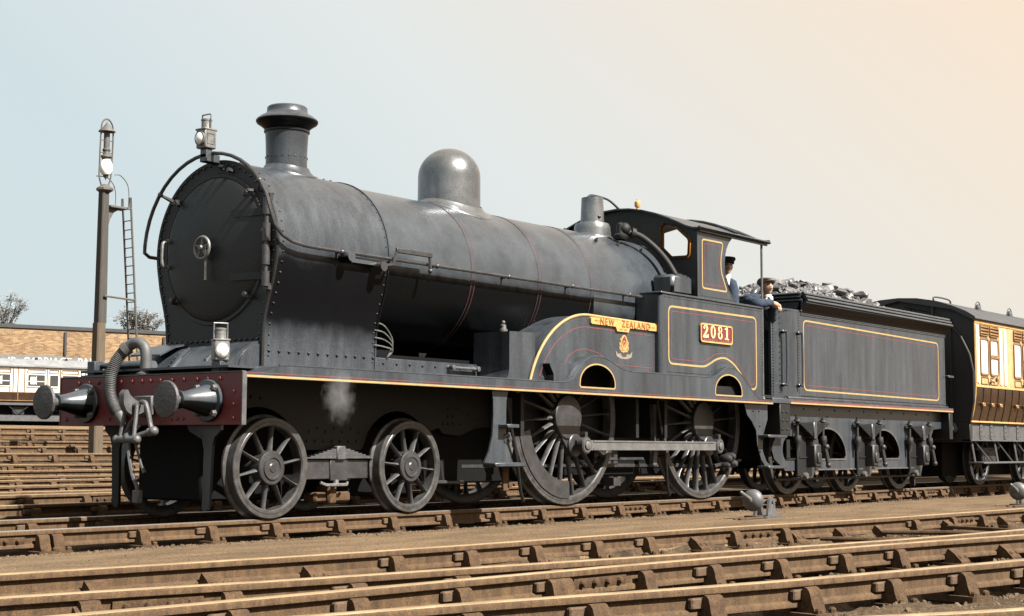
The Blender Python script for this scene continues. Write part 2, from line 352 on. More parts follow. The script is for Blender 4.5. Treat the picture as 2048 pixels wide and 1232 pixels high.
# ================================================================ GROUND
F1 = [(-9,-3.72),(-6.5,-3.95),(-4.87,-4.10),(-2.44,-4.36),(0,-4.47),(1.68,-4.57),(3.88,-4.86),(7.67,-5.09),(14,-5.45),(30,-6.2),(60,-7.4)]
F2 = [(-8,-4.80),(-5.55,-5.15),(-4.36,-5.42),(-2.71,-5.72),(-.55,-6.13),(1.45,-6.45),(3.23,-6.62),(8,-7.0),(20,-7.9),(50,-10)]
F3 = [(-8.5,-5.70),(-5.71,-5.95),(-3.2,-6.13),(-1.7,-6.27),(.7,-6.60),(2.32,-6.88),(6,-7.55),(14,-8.9)]
F4 = [(-7,-6.25),(-5,-6.74),(-4.23,-6.92),(-3.58,-7.12),(-2.73,-7.34),(-1.94,-7.50),(-.37,-7.80),(3,-8.4),(9,-9.4)]
F5 = [(-5.0,-7.85),(-3.82,-8.42),(-3.2,-8.75),(0,-10.2)]
ZT = [(.75,0),(2.63,.035),(4.07,.09),(6,.13),(7.45,.17),(9.4,.265),(10.85,.34),(12.8,.507),(14.2,.626),(16.2,.74),(17.6,.90),(19.6,1.05),(30,1.25),(60,1.62),(90,2.0),(2000,2.4)]
RAILS_FORE = [F1,F2,F3,F4,F5]
def rail_z(y): return lerp_table(ZT, y)
def fbm(x, y, s, o=4):
    return noise.fractal(Vector((x*s,y*s,3.7)), 1.0, 2.0, o)
def ground_h(x, y):
    y1 = lerp_table(F1, x)
    if y > -.75:
        h = rail_z(y)-.172
        h += fbm(x,y,1.3)*.012
    else:
        low = -.178+fbm(x,y,1.1)*.020
        bank = -.180+.080*sstep(-1.0,-2.3,y)+.030*sstep(-2.0,-4.0,y)+fbm(x,y,.8)*.007
        h = bank+(low-bank)*sstep(y1+.015,y1-.05,y)
        h -= .045*sstep(-1.06,-.86,y)
        if y > -1.25: h += .022*max(0,fbm(x*1.0,y,2.4))*sstep(-1.25,-1.0,y)
        if y < y1-.1:
            h += .055*max(0.0, fbm(x+9,y,1.7)-.06)
            for F in (F1,F2,F3,F4):
                d = abs(lerp_table(F,x)-y)
                if d < .20: h -= .05*(1-(d/.20)**2)
    return h
def axis_vals(lo, hi, step, outer):
    v = [lo+i*step for i in range(int((hi-lo)/step)+1)]
    return sorted([-q for q in outer])+v+list(outer) if False else v
xs = [-1500,-600,-250,-100,-50,-28,-18,-13,-11]+axis_vals(-9.5,12,.085,())+axis_vals(12.2,30,.3,())+[33,38,45,55,70,90,130,200,400,800,1500]
ys = [-1500,-600,-250,-100,-50,-28,-18,-14,-12]+axis_vals(-10.6,-.6,.055,())+axis_vals(-.5,4,.14,())+axis_vals(4.3,22,.45,())+[24,27,30,35,42,50,60,75,90,130,200,400,800,1500]
gv = [(x,y,ground_h(x,y)) for x in xs for y in ys]; ny = len(ys)
gf = [(i*ny+j,(i+1)*ny+j,(i+1)*ny+j+1,i*ny+j+1) for i in range(len(xs)-1) for j in range(ny-1)]
gm = bpy.data.meshes.new('ground'); gm.from_pydata(gv, [], gf); gm.materials.append(MATS['ground_earth']); gm.materials.append(MATS['cinder_ballast'])
gm.polygons.foreach_set('material_index', [1 if (gv[f[0]][1] > -.95+.1*fbm(gv[f[0]][0],0,1.5) or gv[f[0]][1] < lerp_table(F1,gv[f[0]][0])-.04) else 0 for f in gf])
gm.polygons.foreach_set('use_smooth', [True]*len(gm.polygons))
link('ground', gm, kind='structure', label='sandy brown trodden earth of the railway yard', cat='ground')
# sheet between the loco rails, its colour painting the shade under the engine
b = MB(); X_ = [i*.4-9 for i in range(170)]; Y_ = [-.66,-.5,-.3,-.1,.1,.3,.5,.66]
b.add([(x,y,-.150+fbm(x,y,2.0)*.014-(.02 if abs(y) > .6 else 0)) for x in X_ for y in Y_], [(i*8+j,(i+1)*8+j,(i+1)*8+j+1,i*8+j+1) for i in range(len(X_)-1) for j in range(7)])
b.build('track_bed_shade', 'bed_shade', kind='structure', label='dark bed between the locomotive rails, coloured as the shade under the engine', cat='track bed', smooth=60)
# loose stones and clods
mb = MB()
def clod(x, y, z, r):
    n = 5; vs = []; 
    for i in range(n):
        a = 2*math.pi*i/n+random.random()*.6; q = r*(.7+.6*random.random()); vs.append((x+q*math.cos(a), y+q*math.sin(a), z-r*.3))
    for i in range(3):
        a = 2*math.pi*i/3+random.random(); q = r*(.35+.3*random.random()); vs.append((x+q*math.cos(a), y+q*math.sin(a), z+r*(.4+.4*random.random())))
    mb.add(vs, [(5,6,7),(0,1,5),(1,2,6),(1,6,5),(2,3,6),(3,7,6),(3,4,7),(4,0,5),(4,5,7)])
for k in range(9500):
    u = random.random()
    if u < .42:
        x = random.uniform(-3.5,16); y = -1.0-abs(random.gauss(0,.13))
    elif u < .86:
        x = random.uniform(-6.5,5); F = random.choice(RAILS_FORE[:4]); y = lerp_table(F,x)-abs(random.gauss(.12,.22))-.03
    else:
        x = random.uniform(-5,10); y = random.uniform(-4,-1.3)
    rr = random.choice((.006,.008,.010,.012,.012,.018)) * (.6 if u >= .86 else 1)
    clod(x, y, ground_h(x,y), rr*random.uniform(.7,1.5))
for k in range(1500):
    x = random.uniform(-1,14); y = random.uniform(1.0,9); clod(x, y, ground_h(x,y), random.uniform(.012,.035))
mb.build('loose_stones', 'stone', kind='stuff', smooth=0, label='loose stones and clods of earth strewn beside the rails', cat='stones')

# ================================================================ RAILS
HALF = [(0,0),(.024,-.0005),(.033,-.005),(.0365,-.013),(.036,-.035),(.031,-.040),(.0095,-.045),(.0088,-.104),(.026,-.111),(.031,-.117),(.031,-.138),(.024,-.145)]
PROF = HALF+[(-y,z) for y,z in reversed(HALF[1:])]
def resample(path, step):
    P = smooth_path([(p[0],p[1],0) for p in path], 10); out = [P[0]]; acc = 0
    for a, b in zip(P, P[1:]):
        acc += (b-a).length
        if acc >= step: out.append(b); acc = 0
    if (out[-1]-P[-1]).length > 1e-3: out.append(P[-1])
    return out
# chair: base, two jaws, key, bolts; x along rail
def chair_mesh():
    m = MB()
    m.prism(fillet([(-.095,-.19),(.095,-.19),(.095,.19),(-.095,.19)],.05,3), 'z', -.20, -.163)
    jaw = [(-.012,-.163),(-.012,-.112),(-.048,-.108),(-.048,-.054),(-.052,-.042),(-.064,-.036),(-.080,-.040),(-.094,-.054),(-.103,-.078),(-.110,-.112),(-.124,-.146),(-.128,-.163)]
    m.prism(jaw, 'x', -.048, .048)
    jaw = [(-.012,-.163),(-.012,-.100),(-.026,-.092),(-.030,-.050),(-.040,-.036),(-.056,-.036),(-.068,-.050),(-.082,-.085),(-.112,-.120),(-.135,-.150),(-.140,-.163)]
    m.prism([(-y,z) for y,z in jaw], 'x', -.058, .058)
    for sx in (-.052,.060):
        for sy in (-.155,.155):
            m.lathe([(.021,-.165),(.021,-.145),(.015,-.136),(.001,-.133)], (sx,sy,0), 'z', 7)
    return m.mesh('chair', 'chair_iron', 30)
CHAIR = chair_mesh()
def key_chair_mesh():
    m = MB()
    m.prism(fillet([(-.095,-.19),(.095,-.19),(.095,.19),(-.095,.19)],.05,3), 'z', -.20, -.163)
    m.prism([(-.010,-.163),(-.010,-.108),(-.028,-.100),(-.050,-.060),(-.100,-.092),(-.16,-.15),(-.16,-.163)], 'x', -.062, .062)
    jaw = [(.012,-.163),(.012,-.100),(.026,-.092),(.034,-.040),(.056,-.036),(.082,-.085),(.135,-.150),(.140,-.163)]
    m.prism(jaw, 'x', -.058, .058)
    for sx in (-.03,.045): m.lathe([(.019,-.16),(.019,-.118),(.012,-.108),(.001,-.106)], (sx,-.125,0), 'z', 6)
    return m.mesh('slide_chair', 'chair_iron', 30)
KCHAIR = key_chair_mesh()
_k = MB(); _k.box(-.108,.03,-.047,-.0095,-.106,-.050,.008); KEY = _k.mesh('key', 'oak_key', 30)
_p = MB(); _p.prism([(-.022,-.108),(-.010,-.104),(-.010,-.056),(-.028,-.052),(-.030,-.062),(-.026,-.098)], 'x', -.23, .23); FISH = _p.mesh('fishplate', 'chair_iron', 30)
_b = MB(); _b.lathe([(.019,0),(.019,-.018),(.013,-.028),(.001,-.031)], (0,-.024,-.079), 'y', 8); BOLT = _b.mesh('fishplate_bolt', 'chair_iron', 30)
_s = MB(); _s.box(-.135,.135,-.42,.42,-.36,-.196,.03); SLEEPER = _s.mesh('sleeper', 'sleeper_earth', 30)
def make_rail(label, path, top, group, spacing, xa, xb, joints=(), off=0.0, zf=None, keys=True, kinds=None, sleepers=True):
    zf = zf or (lambda x, y: 0.0)
    P = resample(path, .55 if abs(path[0][1]) > 2 and path[0][1] < 0 else 2.0)
    P = [Vector((p.x,p.y,zf(p.x,p.y))) for p in P]
    mid = P[0]
    root = thing('rail', label, 'rail', (mid.x,mid.y,mid.z-.145), 0, group)
    m = MB(); n = len(PROF)
    vs = []
    for i, p in enumerate(P):
        t = (P[min(i+1,len(P)-1)]-P[max(i-1,0)]); t.z = 0; t.normalize(); nr = Vector((-t.y,t.x,0))
        for y, z in PROF: vs.append(p+nr*y+Vector((0,0,z)))
    fs = []; mi = []
    for i in range(len(P)-1):
        for j in range(n):
            fs.append((i*n+j,i*n+(j+1) % n,(i+1)*n+(j+1) % n,(i+1)*n+j)); mi.append(1 if j in (0,1,n-1,n-2) else 0)
    m.add(vs, fs); m.mi = mi
    m.build('rail_bar', ['rust_rail',top], root, smooth=40)
    def at(x):
        for a, b in zip(P, P[1:]):
            if a.x <= x <= b.x:
                q = a.lerp(b, (x-a.x)/(b.x-a.x)); t = b-a; return T(*q) @ Matrix.Rotation(math.atan2(t.y,t.x),4,'Z')
        return None
    x = xa+off; k = 0
    while x < xb:
        if not any(abs(x-j) < .30 for j in joints):
            M = at(x)
            if M:
                kd = kinds(x) if kinds else 0
                c = link('chair', KCHAIR if kd else CHAIR, root, M @ Matrix.Rotation(random.gauss(0,.03),4,'Z'))
                if not kd and keys: link('key', KEY, c, M @ T(.04*random.random()-.03,0,0))
                if sleepers: link('sleeper', SLEEPER, root, M @ Matrix.Rotation(random.gauss(0,.05),4,'Z') @ T(random.gauss(0,.02),random.gauss(0,.03),random.gauss(-.004,.006)))
        x += spacing*random.uniform(.93,1.07); k += 1
    for j in joints:
        M = at(j)
        if M:
            fp = link('fishplate', FISH, root, M)
            for q in (-.165,-.055,.055,.165): link('fishplate_bolt', BOLT, fp, M @ T(q,0,0))
            for q in (-.36,.36): link('chair', CHAIR, root, M @ T(q,0,0))
    return root
NEAR = [(-8,-.7525),(20,-.7525),(80,-.7525)]; FAR = [(-8,.7525),(20,.7525),(80,.7525)]
make_rail('bright-topped near rail carrying the locomotive wheels nearest the camera', NEAR, 'rail_top_steel', 'rails under the locomotive', .80, -4, 30, joints=(-2.78,6.05,15.3), off=.03)
make_rail('far rail of the locomotive track, in the shadow under the engine', FAR, 'rail_top_steel', 'rails under the locomotive', .80, -4, 24, joints=(-2.4,), off=.03)
G = 'rusty foreground rails of the junction'
make_rail('rusty rail edging the bare earth strip, first in front of the engine', F1, 'rail_top_rusty', G, .70, -6.5, 22, joints=(2.1,5.9), kinds=lambda x: x < -2.5 or 1.0 < x < 4.0 or x > 5)
make_rail('second rusty rail of the foreground, closing in on the third', F2, 'rail_top_rusty', G, .72, -7, 18, joints=(-4.9,3.3), off=.2, kinds=lambda x: x < -4.2)
make_rail('third rusty rail of the foreground with a four-bolt fishplate', F3, 'rail_top_rusty', G, .70, -7.5, 12, joints=(-2.55,), off=.35, kinds=lambda x: x > .9)
make_rail('fourth rusty rail crossing the lower right foreground', F4, 'rail_top_rusty', G, .66, -6.5, 7, joints=(), off=.1)
make_rail('rusty rail at the bottom right corner, nearest the camera', F5, 'rail_top_rusty', G, .62, -5, -1, joints=())
zr = lambda x, y: rail_z(y)
G = 'rusty rails of the yard beyond the engine'
bgr = [(2.63,.05),(4.07,.02),(4.75,-.02),(6.0,.03),(7.45,-.01),(8.1,.02),(9.4,.0),(10.85,-.03),(12.8,-.01),(14.2,.02),(16.2,-.02),(17.6,.03),(19.6,0),(21.1,.02),(24,-.02),(25.5,0),(29,.03),(30.5,.0),(35,0),(36.5,.0)]
ords = ['first','second','third','fourth','fifth','sixth','seventh','eighth','ninth','tenth','eleventh','twelfth','thirteenth','fourteenth','fifteenth','sixteenth','seventeenth','eighteenth','nineteenth','twentieth']
for i, (y, sl_) in enumerate(bgr):
    xl = -3.5+y*.55
    pth = [(xl,y),(xl+8,y+sl_*8),(xl+30,y+sl_*30),(80,y+sl_*30)]
    make_rail('%s rusty yard rail beyond the locomotive track, counting away from the engine' % ords[i], pth, 'rail_top_rusty', G, .85, xl+.2, xl+(17 if y < 12 else 12), joints=((xl+3.2,) if i % 3 == 1 else ()), zf=zr, off=.1*i % .8, kinds=(lambda x: 1) if i % 4 == 2 else None)
# point rods lying across the ground
def rod(name, label, pts, r, m='chair_iron'):
    b = MB(); b.tube([(x,y,ground_h(x,y)+r+.02+dz) for x,y,dz in pts], r, 8); return b.build(name, m, label=label, cat='rod', group='point rods')
rod('point_rod', 'long rusty point rod slanting between the first two foreground rails', [(3.9,-5.0,.03),(4.1,-5.6,.03),(4.0,-6.5,.02)], .022)
rod('point_rod', 'short rusty point rod lying lower beside the long slanting one', [(2.6,-5.0,.02),(2.75,-5.5,.01),(2.7,-6.25,.02)], .020)
rod('point_rod', 'thin rusty rod crossing behind the two thicker point rods', [(5.0,-5.2,.03),(4.6,-5.8,.03),(4.2,-6.4,.03)], .018)

# ================================================================ WEIGHTED POINT LEVERS
def point_lever(x, y, sc, label, rz):
    z = ground_h(x,y); root = thing('point_lever', label, 'point lever', (x,y,z), 0, 'weighted point levers on the earth strip')
    M0 = T(x,y,z) @ Matrix.Rotation(rz,4,'Z') @ Matrix.Scale(sc,4)
    b = MB(); b.M = M0; b.prism(fillet([(-.1,-.17),(.38,-.17),(.38,.17),(-.1,.17)],.05,3), 'z', -.02, .03)
    b.build('base_plate', 'dull_steel', root)
    for s_ in (-1,1):
        b = MB(); b.M = M0; b.prism(fillet([(.04,.03),(.34,.03),(.28,.12),(.22,.24),(.16,.27),(.11,.24)],.02,3), 'y', s_*.07, s_*.10)
        b.tube([(.12,s_*.10,.03),(.19,s_*.10,.2)], .014, 6)
        b.build('bracket', 'dull_steel', root)
    b = MB(); b.M = M0; b.lathe([(.001,-.12),(.03,-.12),(.03,.12),(.001,.12)], (.19,0,.2), 'y', 10); b.build('pivot', 'dull_steel', root)
    b = MB(); b.M = M0; b.tube([(.22,0,.19),(-.02,0,.215),(-.16,0,.225)], .028, 8); b.build('lever_arm', 'dull_steel', root)
    b = MB(); b.M = M0 @ T(-.17,0,.225)
    b.lathe([(.001,-.085),(.05,-.085),(.105,-.065),(.135,-.02),(.135,.02),(.105,.065),(.05,.085),(.001,.085)], (0,0,0), 'x', 24); b.build('weight', 'dull_steel', root, smooth=50)
    b = MB(); b.M = M0 @ T(-.17,0,.225); b.tube([(-.07,0,.0),(-.12,.0,.03),(-.26,.03,.10)], [.034,.024,.018], 8); b.ball((-.265,.03,.102),.02); b.build('handle', 'tin', root)
    b = MB(); b.M = M0; b.box(-.75,.0,-.115,-.065,.0,.03,.008); b.box(-.62,.05,.02,.06,-.005,.02,.006); b.build('rod', 'chair_iron', root)
    return root
point_lever(4.80, -3.2, .86, 'grey point lever with round weight beside the tender wheels', R(4))
point_lever(10.0, -4.2, .86, 'grey point lever with round weight cut by the right picture edge', R(4))

# ================================================================ BRICK WALL, SIGN, TREES
TH = R(-19); WP = Vector((38.547,62.438,0)); WROT = Matrix.Rotation(TH,4,'Z')
WALLM = T(WP.x,WP.y,0) @ WROT
wl = link('brick_wall', None, None, T(WP.x,WP.y,1.6) @ WROT, 'tall weathered yellow brick wall behind the white carriages', 'wall')
b = MB(); b.box(-40,60,0,.45,1.0,7.12); b.build('wall_face', 'brick', wl, WALLM)
b = MB(); b.box(-40,60,-.08,.53,7.12,7.34,.02); b.build('coping', 'coping', wl, WALLM)
for s_, z0, z1 in ((3.64,5.66,7.02),(9.44,6.5,7.0),(-2.2,5.5,7.0),(15.5,5.5,7.0)):
    b = MB(); b.box(s_-.07,s_+.07,-.12,-.002,z0,z1,.02); b.build('drain_pipe', 'coping', wl, WALLM)
b = MB(); b.box(-40,60,-.06,-.002,5.42,5.52); b.build('string_course', 'brick', wl, WALLM)
# sign board in front of the wall, its lower edge behind the carriage roof
SGM = T(WP.x,WP.y,0) @ WROT @ T(0,-3.0,0)
sg = link('sign_board', None, None, T(WP.x,WP.y,1.6) @ WROT @ T(0,-3.0,0), 'grey board with large white capitals above the white carriage roof', 'sign')
b = MB(); b.prism([(-8,4.2),(5.2,4.2),(5.2,5.27),(3.6,5.36),(2.6,5.45),(1.2,5.47),(-.2,5.44),(-8,5.36)], 'y', 0, .08); b.build('board', 'sign_grey', sg, SGM)
for s_ in (-6,-2,2,4.8):
    b = MB(); b.box(s_-.06,s_+.06,.08,.2,1.4,5.2); b.build('board_post', 'coping', sg, SGM)
me = text_mesh('IR  CARRIAGE  PAI', .56, .01, 'sign_white', 1.0)
link('lettering', me, sg, SGM @ T(1.98,-.012,5.14) @ Matrix.Rotation(R(90),4,'X') @ Matrix.Rotation(R(.9),4,'Z'))

def tree(label, base, h, cr, rx, rz_, n, seed):
    rnd = random.Random(seed); root = thing('tree', label, 'tree', base, 0, 'bare trees behind the brick wall')
    b = MB(); tips = []; bx, by, bz = base
    b.tube([(bx,by,bz-.2),(bx+.1,by,bz+h*.3),(bx-.05,by+.1,bz+h*.55),(bx+.1,by,bz+h*.8)], [.17,.13,.09,.03], 7)
    cen = Vector((bx,by,bz+cr))
    for i in range(26):
        a = rnd.uniform(0,6.283); e = rnd.uniform(-.3,1.1); z0 = bz+h*rnd.uniform(.38,.72)
        p0 = Vector((bx,by,z0)); d = Vector((math.cos(a)*math.cos(e)*rx, math.sin(a)*math.cos(e)*rx, math.sin(e)*rz_))*rnd.uniform(.6,1.0)
        p2 = Vector((cen.x,cen.y,cen.z))+d; p1 = (p0+p2)/2+Vector((rnd.gauss(0,.15),rnd.gauss(0,.15),rnd.uniform(-.1,.25)))
        b.tube([p0,p1,p2], [.06,.04,.012], 5); tips += [p1.lerp(p2,rnd.uniform(.2,1)) for _ in range(5)]
        for k in range(3):
            q0 = p1.lerp(p2, rnd.uniform(0,.9)); q1 = q0+Vector((rnd.gauss(0,.4),rnd.gauss(0,.4),rnd.gauss(.05,.28))); b.tube([q0,q1], [.022,.006], 4); tips.append(q1); tips.append(q0.lerp(q1,.6))
    b.build('trunk', 'bark', root)
    for nm, mt, cnt, sz in (('crown','leaf_dark',n,.075),('blossom','leaf_pale',int(n*.38),.075)):
        b = MB(); clus = [rnd.choice(tips)+Vector((rnd.gauss(0,.07),rnd.gauss(0,.07),rnd.gauss(0,.05))) for _ in range(cnt//9)]
        for i in range(cnt):
            c = rnd.choice(clus); p = c+Vector((rnd.gauss(0,.17),rnd.gauss(0,.17),rnd.gauss(0,.075)))
            u = Vector((rnd.gauss(0,1),rnd.gauss(0,1),rnd.gauss(0,.5))).normalized()*sz*rnd.uniform(.5,1.4); v = u.orthogonal().normalized()*sz*.55
            w_ = Vector((0,0,.012))
            b.add([p-u,p+v+w_,p+u,p-v-w_], [(0,1,2),(0,2,3)])
        b.build(nm, mt, root, smooth=0, kind='stuff')
    return root
tree('straggly pale-leaved tree cut by the left picture edge, behind the wall', (48.2,77.0,2.0), 8.6, 7.9, 1.75, .85, 1500, 3)
tree('round pale-leaved tree behind the wall, just left of the smokebox', (53.7,69.9,2.0), 8.0, 7.0, 1.9, 1.0, 2600, 5)

# ================================================================ WHITE CARRIAGE IN THE BACKGROUND
CM = T(33.043,53.733,0) @ WROT       # local x along the carriage, y = 0 its near side
cb = link('background_carriage', None, None, T(33.043,53.733,1.55) @ WROT, 'white and brown passenger carriage standing before the brick wall', 'carriage')
S0, S1 = -9.0, 13.0
def cpart(nm, m, mt, par=cb, **k): return m.build(nm, mt, par, CM, **k)
b = MB(); prof = [(0,2.80),(0,4.46),(.25,4.62),(.6,4.76),(1.3,4.84),(2.0,4.76),(2.35,4.62),(2.6,4.46),(2.6,2.80)]
b.prism([(0.02,2.80),(0.02,4.44),(2.58,4.44),(2.58,2.80)], 'x', S0, S1); cpart('body', b, 'carriage_white')
b = MB(); b.prism([(-.08,4.46),(-.08,4.53)]+[(y,z+.09) for y,z in prof[2:7]]+[(2.68,4.53),(2.68,4.46)], 'x', S0-.1, S1+.1); cpart('roof', b, 'roof_pale')
b = MB(); b.box(S0,S1,-.01,.015,2.80,3.20); cpart('lower_panel', b, 'carriage_brown')
b = MB(); b.box(S0,S1,-.03,.0,2.785,2.82); b.box(S0,S1,-.02,.0,3.195,3.225); cpart('waist_moulding', b, 'carriage_mould')
b = MB(); b.box(S0,S1,.05,.2,2.58,2.78); cpart('solebar', b, 'iron_paint')
b = MB(); b.box(S0,S1,-.1,.18,1.80,2.08); cpart('step_board', b, 'iron_paint')
b = MB(); b.box(S0,S1,.45,2.2,1.75,2.70); cpart('underframe', b, 'shade_black')
b = MB(); b.box(S0,S1,.5,2.1,1.45,1.75); cpart('underframe_shade', b, 'shade_black')  # added dark box painting shade into the gap under the carriage
for s_ in (-8.2,-6.4,4.6,6.4):
    b = MB(); b.lathe([(.30,.3),(.45,.28),(.48,.3),(.48,.4),(.30,.4)], (s_,0,2.0), 'y', 18, closed=True); b.box(s_-.3,s_+.3,.2,.3,2.1,2.55); cpart('wheel', b, 'wheel_dark')
b = MB(); 
for s_ in (-.6,.9,2.3,3.8): b.box(s_-.25,s_+.3,.25,.6,2.12,2.5); b.tube([(s_-.5,.15,2.55),(s_,.15,2.15),(s_+.5,.15,2.55)], .03, 5)
cpart('brake_gear', b, 'wheel_dark')
def cwin(s0, s1, z0, z1, op=False):
    m = MB(); m.ribbon(fillet([(s0,z0),(s1,z0),(s1,z1),(s0,z1)],.04,2), .05, 'y', .0, -.025); f = cpart('window', m, 'carriage_white')
    m = MB(); m.box(s0,s1,-.004,.012,z0,z1); cpart('pane', m, 'window_dark', f)
    if not op:
        m = MB(); m.box(s0+.05,s1-.05,-.012,-.005,(z0+z1)/2-.06,(z0+z1)/2-.02); m.box((s0+s1)/2-.02,(s0+s1)/2+.01,-.012,-.005,z0+.1,z1-.08); m.box(s0+.14,s0+.38,-.014,-.006,z0+.12,z1-.12); cpart('blind', m, 'carriage_white', f)
    m = MB(); m.ribbon(fillet([(s0,z1+.09),(s1,z1+.09),(s1,z1+.24),(s0,z1+.24)],.03,2), .02, 'y', .0, -.02); cpart('vent', m, 'carriage_mould')
for k in range(-3,4):
    o_ = k*3.35
    for s0, s1, op in ((1.25,2.12,False),(2.32,2.78,True),(2.95,3.78,False)):
        if S0 < s0+o_ and s1+o_ < S1: cwin(s0+o_, s1+o_, 3.50, 4.10, op)
    for s_ in (.42,.80,1.12,3.92,2.22,2.88):
        if S0 < s_+o_ < S1:
            m = MB(); m.box(s_+o_-.018,s_+o_+.018,-.02,.0,2.82 if abs(s_-.8) < .1 else 3.22,4.44); cpart('beading', m, 'carriage_mould')
for s_ in (.0,1.9,3.4): 
    m = MB(); m.lathe([(.09,4.80),(.09,4.93),(.13,4.95),(.001,5.0)], (s_,.9,0), 'z', 8); cpart('roof_ventilator', m, 'coping')

# ================================================================ YARD LAMP POST
LX, LY = 8.72, 13.5; LZ = ground_h(LX,LY)
lp = thing('lamp_post', 'tall timber gas lamp post with ladder beside the engine front', 'lamp post', (LX,LY,LZ))
def frust(m, x, y, z0, w0, z1, w1, c=.22):
    def oc(w): k = w*c; return [(-w,-w+k),(-w+k,-w),(w-k,-w),(w,-w+k),(w,w-k),(w-k,w),(-w+k,w),(-w,w-k)]
    vs = [(x+a,y+b_,z0) for a,b_ in oc(w0)]+[(x+a,y+b_,z1) for a,b_ in oc(w1)]
    m.add(vs, [(i,(i+1) % 8,8+(i+1) % 8,8+i) for i in range(8)]+[tuple(range(8)),tuple(range(8,16))])
b = MB(); frust(b, LX,LY,LZ-.3,.112,3.05,.097); b.build('post_base', 'post_brown', lp, smooth=0)
b = MB(); frust(b, LX+.02,LY,3.05,.096,5.72,.080); b.build('post', 'post_timber', lp, smooth=0)
b = MB(); b.lathe([(.11,5.66),(.17,5.70),(.17,5.74),(.06,5.82),(.001,5.83)], (LX+.04,LY,0), 'z', 8); b.build('post_cap', 'lamp_iron', lp)
CX_ = LX+.05
b = MB(); b.tube(smooth_path([(CX_-.08,LY,5.75),(CX_-.15,LY,5.95),(CX_-.155,LY,6.2),(CX_-.14,LY,6.9),(CX_-.10,LY,7.08),(CX_,LY,7.14),(CX_+.10,LY,7.08),(CX_+.15,LY,6.9),(CX_+.14,LY,6.3),(CX_+.12,LY,5.98),(CX_+.05,LY,5.75)],4), .018, 6)
for zz in (6.70,6.45): b.tube([(CX_-.15,LY,zz),(CX_+.15,LY,zz+.01)], .010, 5)
b.build('hoop', 'lamp_iron', lp)
b = MB(); b.lathe([(.001,7.10),(.02,7.06),(.05,7.02),(.10,6.96),(.165,6.90),(.17,6.885),(.06,6.88),(.06,6.55),(.08,6.53),(.08,6.50),(.065,6.48),(.07,6.42),(.11,6.40),(.115,6.37),(.085,6.35),(.085,6.32),(.001,6.32)], (CX_,LY,0), 'z', 16); b.build('lantern', 'lamp_iron', lp)
b = MB(); b.lathe([(.075,6.33),(.115,6.25),(.13,6.16),(.12,6.08),(.085,6.02),(.03,6.0)], (CX_,LY,0), 'z', 16); b.build('globe', 'opal_glass', lp)
b = MB(); b.lathe([(.001,6.03),(.06,6.02),(.045,5.97),(.015,5.94),(.001,5.90)], (CX_,LY,0), 'z', 10); b.build('finial', 'lamp_iron', lp)
b = MB(); b.box(LX+.1,LX+.53,LY-.13,LY+.13,5.36,5.41,.01); b.prism([(LX+.12,5.36),(LX+.40,5.36),(LX+.25,5.28),(LX+.16,5.12),(LX+.12,4.98)], 'y', LY-.03, LY+.03); b.build('platform', 'lamp_iron', lp)
b = MB()
for yy, x0, zz, xe in ((-.1,CX_+.14,6.02,.5),(.1,CX_-.15,5.98,.33)):
    b.tube(smooth_path([(x0,LY+yy,zz),(CX_+xe-.22,LY+yy,zz+.01),(CX_+xe-.06,LY+yy,zz-.12),(CX_+xe,LY+yy,zz-.3),(CX_+xe,LY+yy,5.41)],4), .010, 5)
b.build('hand_rail', 'lamp_iron', lp)
b = MB(); la, lb = (LX+.60,5.30), (LX+1.02,LZ)
for yy in (-.13,.13):
    b.tube(smooth_path([(LX+.5,LY+yy,5.385),(LX+.57,LY+yy,5.37),(LX+.605,LY+yy,5.25),(lb[0],LY+yy,LZ)],4), .024, 6)
b.build('ladder_rail', 'lamp_iron', lp)
for k in range(26):
    t = (k+.8)/27; x = la[0]+(lb[0]-la[0])*t; z = la[1]+(lb[1]-la[1])*t
    m = MB(); m.tube([(x,LY-.13,z),(x,LY+.13,z)], .011, 5); m.build('rung', 'lamp_iron', lp)
for zz in (3.55,1.7):
    m = MB(); xx = la[0]+(lb[0]-la[0])*(5.3-zz)/(5.3-LZ); m.tube([(LX,LY-.13,zz+.03),(xx+.02,LY-.13,zz)], .022, 5); m.build('stay', 'lamp_iron', lp)

# ================================================================ LOCOMOTIVE
L = thing('steam_locomotive', 'black four-coupled express steam locomotive with red buffer beam and gold-lined cab', 'locomotive', (3.6,0,0))
BZ = 2.534                                  # boiler centre height
AX = (0.0, 1.905, 4.61, 7.658); RB, RD = .462, 1.010
SBR = .858; BR = .835
def lp_(nm, m, mt, par=None, **k): return m.build(nm, mt, par or L, **k)

# --- wheels -------------------------------------------------------
def tyre_mesh(r, mt, inner=.085, w=.135):
    m = MB(); m.lathe([(r-inner,.015),(r-inner+.012,.0),(r-.045,.0),(r-.040,.004),(r-.006,.004),(r,.012),(r,w-.035),(r+.028,w-.022),(r+.028,w),(r-.01,w+.004),(r-inner,w-.015)], (0,0,0), 'y', 64, closed=True)
    return m.mesh('tyre', mt, 35)
def spoke_mesh(r0, r1, w0, w1, mt):
    m = MB(); N = 5; vs = []
    prof = [(r0,w0*1.7,.055),(r0+(r1-r0)*.14,w0*1.05,.042),(r0+(r1-r0)*.5,(w0+w1)/2*.92,.036),(r0+(r1-r0)*.9,w1,.034),(r1-.0,w1*1.9,.05)]
    n = 8
    for r, w, d in prof:
        for j in range(n):
            a = 2*math.pi*j/n; vs.append((math.cos(a)*w, .065+math.sin(a)*d, r))
    fs = [(i*n+j,i*n+(j+1) % n,(i+1)*n+(j+1) % n,(i+1)*n+j) for i in range(N-1) for j in range(n)]
    m.add(vs, fs); return m.mesh('spoke', mt, 60)
def hub_mesh(prof, mt, n=32):
    m = MB(); m.lathe(prof, (0,0,0), 'y', n); return m.mesh('hub', mt, 35)
